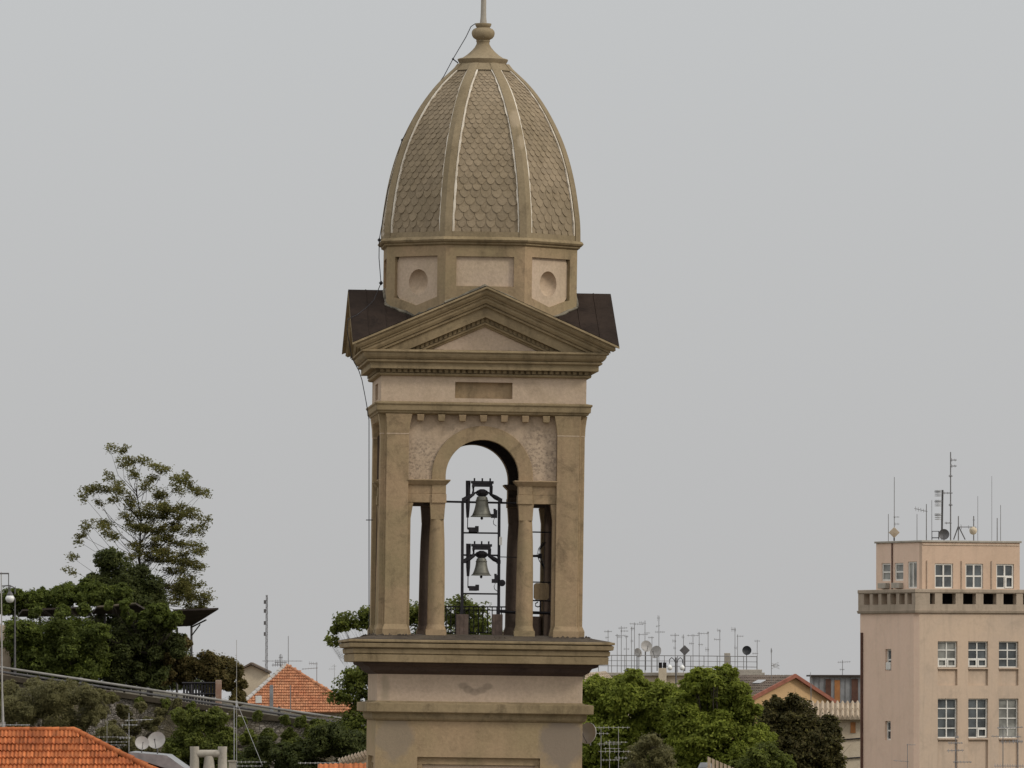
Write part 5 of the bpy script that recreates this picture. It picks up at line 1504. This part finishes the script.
m_ = MB(); m_.tube([(-.2, 0, 0), (-.2, 0, .55), (.25, 0, .55), (.25, 0, 0)], .035, 5); m_.tube([(-.2, 0, .12), (.25, 0, .12)], .03, 5); m_.build('bars', M['iron'], hb)
dq = thing('diamond_dish', 'tan diamond shaped dish at the left of the salmon roof', 'antenna', P(894.2, 532.5, roofY(894.2, .6)))
m_ = MB(); m_.cbox((0, 0, 0), .52, .09, .52, Matrix.Rotation(R(45), 3, 'Y')); m_.build('panel', M['pale_tile'], dq, bevel=.02)
MB().tube([(0, .08, 0), (0, .08, -.55)], .05, 6).build('pole', M['iron'], dq)
pd = thing('pale_drum_dish', 'pale cream drum dish on the right braced post', 'satellite dish', P(973.2, 530.5, roofY(973.2, .7)))
MB().lathe([(.05, -.2), (.24, -.16), (.26, .05), (.16, .16), (.04, .2)], (0, 0, 0), 14, axis=Matrix.Rotation(R(70), 3, 'X')).build('drum', M['cream'], pd, smooth=True)
MB().cbox((.14, .05, .05), .12, .12, .42).build('bracket', M['pale_metal'], pd)

# aerials on near roofs, low right and low left
G3 = 'aerials rising from roofs out of the frame'
aerial('tv_aerial', 'bent double yagi aerial in front of the lower salmon windows, left', 955.8, 732, 772, 450, [(743, 8, 7, 6, 2, 0), (750.5, 9, 8, 5, 3, .3), (762, 3, 16, 6, 2, 0), (737, 1, 3, 2, 3, 0)], G3, r=.035)
aerial('tv_aerial', 'wide yagi aerial crossing the lower right salmon windows', 1003, 725, 772, 450, [(727.5, 6, 20, 9, 2, .4), (736.5, 12, 18, 8, 2, -.3), (742, 3, 20, 6, 3, 0)], G3, r=.03)
aerial('tv_aerial', 'dark spiky aerial at the lower right corner', 1018, 733, 772, 455, [(741, 6, 5, 5, 3, 0), (766, 24, 6, 12, 4, 0)], G3, r=.03)
aerial('tv_aerial', 'thin aerial with short dark boom on the left salmon wall', 907.5, 744, 772, 455, [(761, 14, 1, 3, 2, -.5), (744.8, 1, 8, 3, 1, 0)], G3, r=.022)
aerial('grid_aerial', 'pale grid aerial nearest the tower dish, low right', 601, 727, 772, 300, [(727.5, 9, 29, 8, 3, 0), (733.5, 7, 8, 4, 3, 0), (744, 4, 20, 5, 3, 0)], G3, M['dish'], r=.011)
aerial('grid_aerial', 'pale grid aerial right of the tower dish before the trees', 618.5, 729, 772, 300, [(742.2, 14, 9, 6, 2, 0), (751.5, 20, 12, 7, 3, 0), (758, 4, 9, 4, 3, 0)], G3, M['dish'], r=.011)
aerial('grid_aerial', 'pale low aerial with a small orange tag before the trees', 609.5, 740, 772, 302, [(748.6, 6, 11, 4, 2, 0), (760, 8, 10, 5, 2, 0)], G3, M['dish'], r=.011)
ta = aerial('guyed_mast', 'tall thin mast with guy wire left of the tower foot', 236.6, 640, 775, 470, [(762, 1, 30, 8, 2, 0), (766, 1, 26, 6, 2, 0)], None, M['dish'], r=.02)
m_ = MB(); s_ = 470 / F
m_.tube([(0, 0, (775 - 702) * s_), (26 * s_, -.5, 10 * s_)], .013, 5); m_.cbox((0, 0, (775 - 704) * s_), .1, .1, .36); m_.tube([(-2.5 * s_, 0, (775 - 706) * s_), (-2.5 * s_, 0, 0)], .02, 5)
m_.build('guy_wire', M['pale_metal'], ta)
aerial('tv_aerial', 'long horizontal pale yagi just above the low orange roof', 318, 762, 775, 380, [(763, 20, 24, 9, 1.5, 0)], G3, M['dish'], r=.022)
aerial('tv_aerial', 'pale yagi standing before the bushes above the left dishes', 129, 713, 765, 440, [(725, 8, 9, 5, 2, 0), (738, 10, 2, 4, 2, 0), (720, 4, 24, 6, 1.5, .6)], G3, M['pale_metal'], r=.02)
aerial('tv_aerial', 'pale yagi before the olive bushes left of the dishes', 107, 722, 770, 440, [(737, 10, 22, 7, 2, 0), (742, 8, 22, 6, 2, 0), (745, 2, 20, 5, 1.5, 0)], G3, M['dish'], r=.015)
aerial('tv_aerial', 'flat pale yagi above the ridge of the near orange roof', 5, 722, 735, 440, [(725, 3, 25, 5, 1, 0)], G3, M['pale_metal'], r=.024)
# aerials on the hill house
G4 = 'aerials on the hill house roof'
aerial('tv_aerial', 'rod aerial with long flat arm on the hill house ridge', 288.3, 636, 668, 700, [(661, 26, 14, 10, 1, 0)], G4, r=.035)
aerial('tv_aerial', 'dark fan cluster aerial left on the hill house ridge', 280.8, 654, 668, 701, [(657.5, 2, 2, 3, 5, 0), (662.5, 6, 6, 7, 5, 0), (665, 9, 5, 6, 3, 0)], G4, r=.05)
aerial('tv_aerial', 'yagi aerial above the right slope of the hill house', 316.8, 662, 690, 702, [(663.6, 8, 1, 5, 3, -.4), (668.5, 15, 1, 6, 1.5, .6)], G4, r=.035)
aerial('tv_aerial', 'small grid aerial between the hill house and the tower', 334.4, 664, 690, 690, [(666, 4, 2, 4, 3, 0), (669, 6, 1, 4, 2, 0)], G4, M['pale_metal'], r=.026)
aerial('thin_mast', 'dark pole in front of the orange hill house tiles', 290.4, 685, 712, 694, [], None, r=.05)

# ------------------------------------------------------------------ trees and shrubs
def leaf_mesh(name, C, Nn, size, mat, parent, rs, aspect=.55, sm=True):
    n = len(C)
    rv = rs.normal(size=(n, 3))
    Nn = Nn / np.maximum(1e-6, np.linalg.norm(Nn, axis=1))[:, None]
    T = np.cross(Nn, rv); T /= np.maximum(1e-6, np.linalg.norm(T, axis=1))[:, None]
    B = np.cross(Nn, T)
    L = (size * rs.uniform(.55, 1.3, n))[:, None]; W = L * aspect
    droop = Nn * (L * .18)
    v = np.stack([C - T * L * .5 - droop, C + B * W * .5 - T * L * .08, C + T * L * .55 - droop * 1.2, C - B * W * .5 - T * L * .08], axis=1).reshape(-1, 3)
    me = bpy.data.meshes.new(name)
    me.vertices.add(4 * n); me.vertices.foreach_set('co', v.astype(np.float32).ravel())
    me.loops.add(4 * n); me.loops.foreach_set('vertex_index', np.arange(4 * n, dtype=np.int32))
    me.polygons.add(n); me.polygons.foreach_set('loop_start', np.arange(0, 4 * n, 4, dtype=np.int32))
    me.update(calc_edges=True)
    me.materials.append(mat)
    o = bpy.data.objects.new(name, me); COL.objects.link(o)
    if parent is not None: o.parent = parent
    return o

def blob_leaves(blobs, Y, n, rs, depth=1.0, shell=.85, clus=.17, up=.5, skin=.35):
    """blobs in picture rows/columns and radius in pixels at distance Y -> leaf centres and normals"""
    s = Y / F
    w = np.array([b[2] ** 2 for b in blobs], float); w /= w.sum()
    Cs, Ns = [], []
    for b, k in zip(blobs, (w * n).astype(int)):
        c = np.array(P(b[0], b[1], Y + (b[3] if len(b) > 3 else 0)))
        r = b[2] * s
        kc = max(8, int(k / 40))
        u = rs.normal(size=(kc, 3)); u /= np.linalg.norm(u, axis=1)[:, None]
        rad = np.where(rs.random(kc) < shell, rs.uniform(.72, 1.08, kc), rs.uniform(.2, .75, kc))
        cc = c + u * (rad * r)[:, None] * np.array([1, depth, .92])
        idx = rs.integers(0, kc, k)
        off = rs.normal(size=(k, 3)) * (clus * r) * np.array([1, 1, .6])
        k2 = int(k * skin)                                 # a loose skin of leaves between the clusters
        u2 = rs.normal(size=(k2, 3)); u2 /= np.linalg.norm(u2, axis=1)[:, None]
        Cs.append(c + u2 * (r * rs.uniform(.78, .98, k2))[:, None]); Ns.append(u2 * .6 + np.array([0, -.12, up]) + rs.normal(size=(k2, 3)) * .38)
        Cs.append(cc[idx] + off)
        Ns.append(u[idx] * .6 + np.array([0, -.12, up]) + rs.normal(size=(k, 3)) * .38)
    return np.concatenate(Cs), np.concatenate(Ns)

def core_leaves(blobs, Y, rs, leaf):
    # the inner leaves that close the crown
    s = Y / F; Cs, Ns = [], []
    for b in blobs:
        r = b[2] * s
        k = int(14 * (r / leaf) ** 2 * .8) + 20
        u = rs.normal(size=(k, 3)); u /= np.linalg.norm(u, axis=1)[:, None]
        Cs.append(np.array(P(b[0], b[1], Y + (b[3] if len(b) > 3 else 0))) + u * (r * .86 * rs.random(k) ** .4)[:, None])
        Ns.append(u + np.array([0, -.3, .5]) + rs.normal(size=(k, 3)) * .3)
    return np.concatenate(Cs), np.concatenate(Ns)

def blob_tree(name, label, cat, blobs, Y, n, leaf, mat, trunk=None, seed=1, group=None, clus=.17, shell=.85, core=True, aspect=.55, ground=None, limb=None, skin=.35):
    if limb is None: limb = .4 if 'tree' in cat else .22
    rs = np.random.default_rng(seed)
    bx = sum(b[0] * b[2] for b in blobs) / sum(b[2] for b in blobs) if trunk is None else trunk
    base = P(bx, HY, Y); gz = hill_z(base.x, Y) if ground is None else ground
    base.z = gz
    t = thing(name, label, cat, base, 0, group)
    C, Nn = blob_leaves(blobs, Y, n, rs, clus=clus, shell=shell, skin=skin)
    sizes = np.full(len(C), leaf)
    if core:
        C2, N2 = core_leaves(blobs, Y, rs, leaf * 1.8)
        C = np.concatenate([C, C2]); Nn = np.concatenate([Nn, N2]); sizes = np.concatenate([sizes, np.full(len(C2), leaf * 1.9)])
    C = C - np.array(base)
    keep = C[:, 2] > 0.05
    leaf_mesh('crown', C[keep], Nn[keep], sizes[keep], mat, t, rs, aspect)
    m_ = MB()
    top = max(P(0, b[1], Y).z for b in blobs) - gz
    tr = max(.06, min(.35, top * .03)) * limb
    fork = Vector((0, 0, max(.3, top * .45)))
    m_.tube([(0, .3, -.4), fork * .5 + Vector((0, .5, 0)), fork], [tr * 1.3, tr, tr * .7], 8)
    for b in blobs:
        e = P(b[0], b[1], Y + (b[3] if len(b) > 3 else 0) + .5) - base
        if e.z < .4: continue
        st_ = fork if e.z > fork.z else Vector((0, 0, e.z * .4))
        mid = st_.lerp(e, .55) + Vector((0, 0, -.08 * (e - st_).length))
        m_.tube([st_, mid, e], [tr * .4, tr * .25, tr * .08], 6)
        for k in range(4):
            d = Vector(rs.normal(size=3)) * (b[2] * Y / F * .55)
            m_.tube([mid.lerp(e, .6), e + d], [tr * .14, tr * .04], 5)
    m_.build('trunk', M['bark'], t, smooth='all')
    return t

def J(l, seed, k=5, f=.45):
    """break every lobe into smaller ones so that the outline is uneven"""
    r = random.Random(seed); out = []
    for b in l:
        out.append((b[0], b[1], b[2] * .78, r.uniform(-1, 1)))
        for i in range(k):
            a = r.uniform(0, 2 * math.pi); q = b[2] * r.uniform(.55, .8)
            out.append((b[0] + math.cos(a) * q, b[1] + math.sin(a) * q * .9, b[2] * f * r.uniform(.65, 1.15), r.uniform(-1.6, 1.2)))
    return out

blob_tree('leafy_tree', 'bright green full tree directly right of the tower foot', 'tree', J([(590, 688, 15), (632, 683, 15), (610, 686, 12), (652, 690, 13), (672, 720, 20), (597, 704, 24), (625, 698, 28), (655, 703, 28), (610, 740, 34), (650, 745, 34), (585, 730, 24), (630, 775, 34), (590, 775, 30)], 3), 505, 60000, .22, M['leaf_bright'], 622, 11)
blob_tree('leafy_tree', 'bright green broad tree between its green neighbour and the dark tree', 'tree', J([(762, 742, 17), (745, 710, 16), (702, 679, 15), (724, 676, 14), (738, 690, 12), (690, 686, 12), (698, 697, 28), (725, 694, 26), (700, 735, 34), (735, 732, 30), (752, 758, 24), (690, 770, 32), (728, 775, 34)], 5), 500, 66000, .22, M['leaf_bright'], 716, 12)
blob_tree('dark_tree', 'dark brownish green tree beside the salmon building', 'tree', J([(768, 716, 14), (766, 735, 15), (780, 712, 18), (802, 709, 16), (797, 730, 22), (815, 735, 25), (785, 742, 25), (800, 752, 26), (828, 757, 20), (802, 770, 30), (835, 778, 18)], 7), 508, 36000, .21, M['leaf_maroon'], 806, 13)
blob_tree('olive_tree', 'grey green olive tree top in front of the bright trees', 'tree', J([(650, 742, 11), (640, 752, 12), (660, 754, 12), (636, 772, 16), (664, 772, 16)], 8, 4), 480, 15000, .15, M['leaf_olive'], 650, 14, aspect=.35, clus=.32, shell=.6, skin=.1)
blob_tree('mixed_shrub', 'yellow green shrub below the dark tree', 'shrub', J([(766, 752, 15), (757, 762, 16), (740, 772, 16), (782, 762, 13), (772, 776, 14)], 9, 4), 482, 8000, .18, M['leaf_mid'], 757, 15)
blob_tree('leafy_tree', 'open green tree behind the belfry and left of the tower', 'tree', J([(338, 626, 9), (332, 640, 7), (350, 620, 14), (372, 618, 14), (400, 612, 16), (425, 618, 16), (455, 612, 17), (480, 618, 16), (430, 650, 30), (380, 655, 22), (350, 692, 18), (365, 680, 18), (460, 650, 30), (495, 640, 14), (340, 735, 20), (360, 728, 22), (410, 700, 40)], 10, 5, .42), 560, 30000, .27, M['leaf_mid'], 405, 16, clus=.36, core=False, limb=.08, shell=.6, skin=.12)
blob_tree('dense_bush', 'dark green bush mass left of the tower foot', 'bush', J([(330, 740, 20), (350, 745, 22), (305, 752, 18), (285, 752, 14), (360, 770, 22), (318, 775, 22)], 12), 540, 22000, .2, M['leaf_dark'], 325, 17)
# the hill garden
blob_tree('ivy_mound', 'dark rounded leafy mound under the tall thin tree', 'bush', J([(118, 572, 24), (138, 582, 22), (102, 592, 22), (150, 602, 20), (125, 602, 26)], 20), 624, 24000, .2, M['leaf_dark'], 124, 21)
blob_tree('climbing_shrub', 'bright green climber spilling over the left canopy', 'shrub', J([(30, 602, 16), (62, 598, 17), (92, 594, 17), (45, 600, 15), (118, 600, 16), (10, 602, 18)], 22), 620, 28000, .2, M['leaf_ivy'], 70, 22)
blob_tree('garden_hedge', 'mid green hedge mass below the left canopy', 'hedge', J([(20, 640, 22), (52, 640, 26), (85, 640, 28), (55, 665, 20), (90, 668, 20), (25, 662, 16)], 24), 610, 26000, .2, M['leaf_ivy'], 58, 23)
blob_tree('garden_hedge', 'dark green hedge mass behind the middle guard rail', 'hedge', J([(118, 640, 26), (145, 640, 26), (165, 645, 20), (120, 668, 20), (150, 672, 18)], 26), 612, 24000, .2, M['leaf_dark'], 140, 24)
blob_tree('bronze_shrub', 'brownish green shrub right of the canopy post', 'shrub', J([(205, 664, 17), (225, 668, 16), (185, 668, 15), (236, 684, 11), (212, 686, 13), (240, 698, 9)], 28), 614, 18000, .2, M['leaf_brown'], 210, 25)
blob_tree('small_shrub', 'brown green small shrub under the canopy edge', 'shrub', J([(172, 652, 13), (184, 642, 9), (165, 676, 12)], 29, 4), 613, 8000, .2, M['leaf_brown'], 172, 26)
blob_tree('olive_bush', 'grey olive bush at the left below the guard rail', 'bush', J([(28, 702, 22), (52, 694, 20), (20, 722, 18), (55, 718, 20)], 30), 585, 22000, .17, M['leaf_olive'], 38, 27, aspect=.35)
blob_tree('olive_bush', 'grey olive bush against the rubble wall', 'bush', J([(85, 695, 14), (92, 712, 13), (75, 722, 14)], 31), 586, 12000, .17, M['leaf_olive'], 86, 28, aspect=.35)
blob_tree('low_scrub', 'pale scrub above the two grey dishes', 'bush', J([(112, 735, 14), (130, 745, 13), (100, 752, 15), (150, 752, 13), (125, 765, 18)], 32), 575, 12000, .17, M['leaf_olive'], 120, 29, aspect=.4)
blob_tree('green_bush', 'green bush before the rubble wall above the three-flue chimney', 'bush', J([(190, 722, 17), (212, 722, 16), (180, 745, 18), (205, 748, 22), (225, 740, 14), (190, 768, 22), (226, 765, 18)], 34), 578, 24000, .2, M['leaf_mid'], 203, 30)
blob_tree('low_scrub', 'olive scrub hanging over the wall below the middle of the guard rail', 'bush', J([(112, 698, 8), (98, 694, 8), (178, 704, 6), (232, 714, 5), (124, 712, 9), (142, 706, 7), (160, 714, 8), (150, 724, 9), (132, 728, 10)], 44, 4), 588, 9000, .18, M['leaf_olive'], 135, 44, aspect=.4)
blob_tree('low_scrub', 'dark green scrub along the foot of the right hand wall', 'bush', J([(248, 738, 10), (268, 734, 9), (290, 738, 10), (312, 733, 11), (240, 722, 7), (300, 722, 7), (330, 728, 9)], 45, 4), 588, 12000, .18, M['leaf_mid'], 280, 45)
blob_tree('low_scrub', 'straggling weeds growing over the top edge of the retaining wall', 'bush', J([(112, 696, 5), (140, 701, 5), (166, 703, 6), (192, 706, 5), (218, 711, 5), (258, 715, 6), (284, 720, 6), (318, 724, 7), (335, 728, 6)], 47, 4), 596.2, 9000, .15, M['leaf_mid'], 220, 47, core=False)
blob_tree('olive_bush', 'grey olive bush reaching up to the left end of the guard rail', 'bush', J([(8, 690, 14), (34, 684, 10), (70, 688, 11), (62, 704, 14), (100, 706, 11), (8, 712, 14)], 46, 4), 592, 14000, .17, M['leaf_olive'], 40, 46, aspect=.35)
blob_tree('green_bush', 'dark bush between the guyed mast and the tower', 'bush', J([(265, 752, 15), (245, 760, 14), (290, 765, 16), (255, 775, 18)], 35), 570, 14000, .2, M['leaf_dark'], 265, 31)

blob_tree('dark_thicket', 'dark thicket in the shade behind the canopy and hedges', 'bush', [(10, 650, 26), (45, 648, 30), (80, 650, 30), (112, 648, 30), (142, 652, 28), (168, 660, 22), (30, 680, 26), (70, 682, 26), (110, 684, 26), (150, 688, 24), (190, 690, 18), (222, 692, 13), (165, 684, 18), (100, 622, 14), (60, 625, 14), (130, 625, 14), (240, 697, 9), (198, 702, 12), (214, 702, 11), (180, 700, 12), (228, 703, 9)], 624, 26000, .26, M['leaf_dark'], 100, 41)
blob_tree('climbing_shrub', 'green climber hanging over the front of the middle canopy sheet', 'shrub', J([(128, 615, 9), (146, 619, 11), (160, 612, 13), (170, 621, 10), (84, 608, 8), (62, 610, 8), (36, 612, 7), (108, 606, 6), (125, 604, 6), (178, 616, 7)], 42, 4), 611.0, 12000, .2, M['leaf_ivy'], 150, 42)
# tall thin-crowned tree on the hill
def sparse_tree():
    Y = 632.0; rs = np.random.default_rng(77); r = random.Random(77)
    base = P(150, 690, Y); base.z = hill_z(base.x, Y)
    t = thing('tall_sparse_tree', 'tall thin crowned tree with airy bronze leaves above the hill', 'tree', base)
    m_ = MB()
    trunk = [P(150, 690, Y), P(152, 640, Y), P(146, 600, Y), P(139, 560, Y), P(141, 520, Y), P(136, 488, Y)]
    trunk[0].z = base.z - .4
    trv = [p - base for p in trunk]
    m_.tube(trv, [.2, .16, .12, .08, .05, .03], 7)
    tips = [(110, 449, .6), (122, 450, .7), (128, 459, 1), (143, 462, 1), (123, 466, .7), (136, 474, 1), (155, 466, 1), (163, 471, 1), (112, 477, .6), (147, 485, 1), (150, 478, .9), (174, 477, .8), (188, 477, .6), (177, 489, 1), (190, 486, .7), (200, 493, 1), (205, 491, .6),
            (88, 492, 1), (95, 488, .9), (84, 497, .6), (104, 488, 1), (116, 486, 1), (120, 492, .9), (113, 500, .8), (129, 497, .9), (99, 503, .5), (130, 505, 1), (160, 494, 1.1), (166, 505, 1.1), (150, 505, 1), (140, 512, 1.1), (155, 517, 1.2), (172, 510, 1.1), (180, 506, .9), (183, 516, 1.1), (196, 514, 1), (203, 521, .7),
            (107, 522, .9), (102, 525, .6), (125, 516, 1), (115, 534, 1), (108, 532, .8), (90, 524, .5), (82, 526, .4), (80, 535, .6), (78, 541, .4), (134, 526, 1.2), (146, 530, 1.3), (160, 530, 1.3), (175, 525, 1.2), (190, 530, 1.1), (200, 530, .8), (168, 540, 1.3), (182, 543, 1.2), (195, 545, 1), (186, 552, .9), (202, 550, .5), (73, 558, .6), (70, 569, .5),
            (165, 552, 1.3), (178, 560, 1.1), (192, 563, 1), (201, 566, .8), (172, 572, 1.2), (188, 577, 1), (165, 585, 1.2), (180, 590, 1.1), (194, 596, 1), (202, 603, .8), (175, 603, 1.1), (190, 608, .9), (160, 560, 1.2), (155, 545, 1.2), (198, 585, .6), (150, 556, 1.1), (205, 595, .5)]
    for _ in range(26):                                  # the fuller lower right of the crown
        tips.append((r.gauss(160, 15), r.gauss(540, 26), r.uniform(.7, 1.05)))
    for _ in range(14):
        tips.append((r.gauss(184, 9), r.gauss(590, 16), r.uniform(.7, 1.1)))
    Cs, Ns = [], []
    s = Y / F
    for (px, py, w) in tips:
        dep = r.uniform(-1.6, 1.6)
        e = P(px, py, Y + dep) - base
        # leave the trunk lower down than the tip
        sy = min(600, py + r.uniform(18, 42) + abs(px - 150) * .25)
        k = 0
        ys_ = [690, 640, 600, 560, 520, 488]
        for q in range(5):
            if ys_[q] >= sy >= ys_[q + 1]: k = q
        tt = (ys_[k] - sy) / (ys_[k] - ys_[k + 1])
        st_ = trv[k].lerp(trv[k + 1], max(0, min(1, tt)))
        L = (e - st_).length
        mid = st_.lerp(e, .5) + Vector((r.uniform(-.16, .16), r.uniform(-.25, .25), r.uniform(-.12, .05))) * L
        m_.tube([st_, mid, e], [.026, .017, .009], 5)
        n = int(115 * w)
        for sub in range(4):
            cc = np.array(e) + np.array([r.uniform(-5, 5) * s, r.uniform(-.6, .6), r.uniform(-4.5, 4.5) * s]) * (1 if sub else 0)
            off = rs.normal(size=(n // 2 + 2, 3)) * np.array([3.3 * s * (w + .3) * .8, .3, 1.7 * s])
            Cs.append(cc + off); Ns.append(np.array([0, 0, 1.0]) + rs.normal(size=(n // 2 + 2, 3)) * .55)
    leaf_mesh('crown', np.concatenate(Cs), np.concatenate(Ns), .21, M['leaf_airy'], t, rs, .5)
    m_.build('trunk', M['bark'], t, smooth='all')
sparse_tree()
bpy.context.view_layer.update()
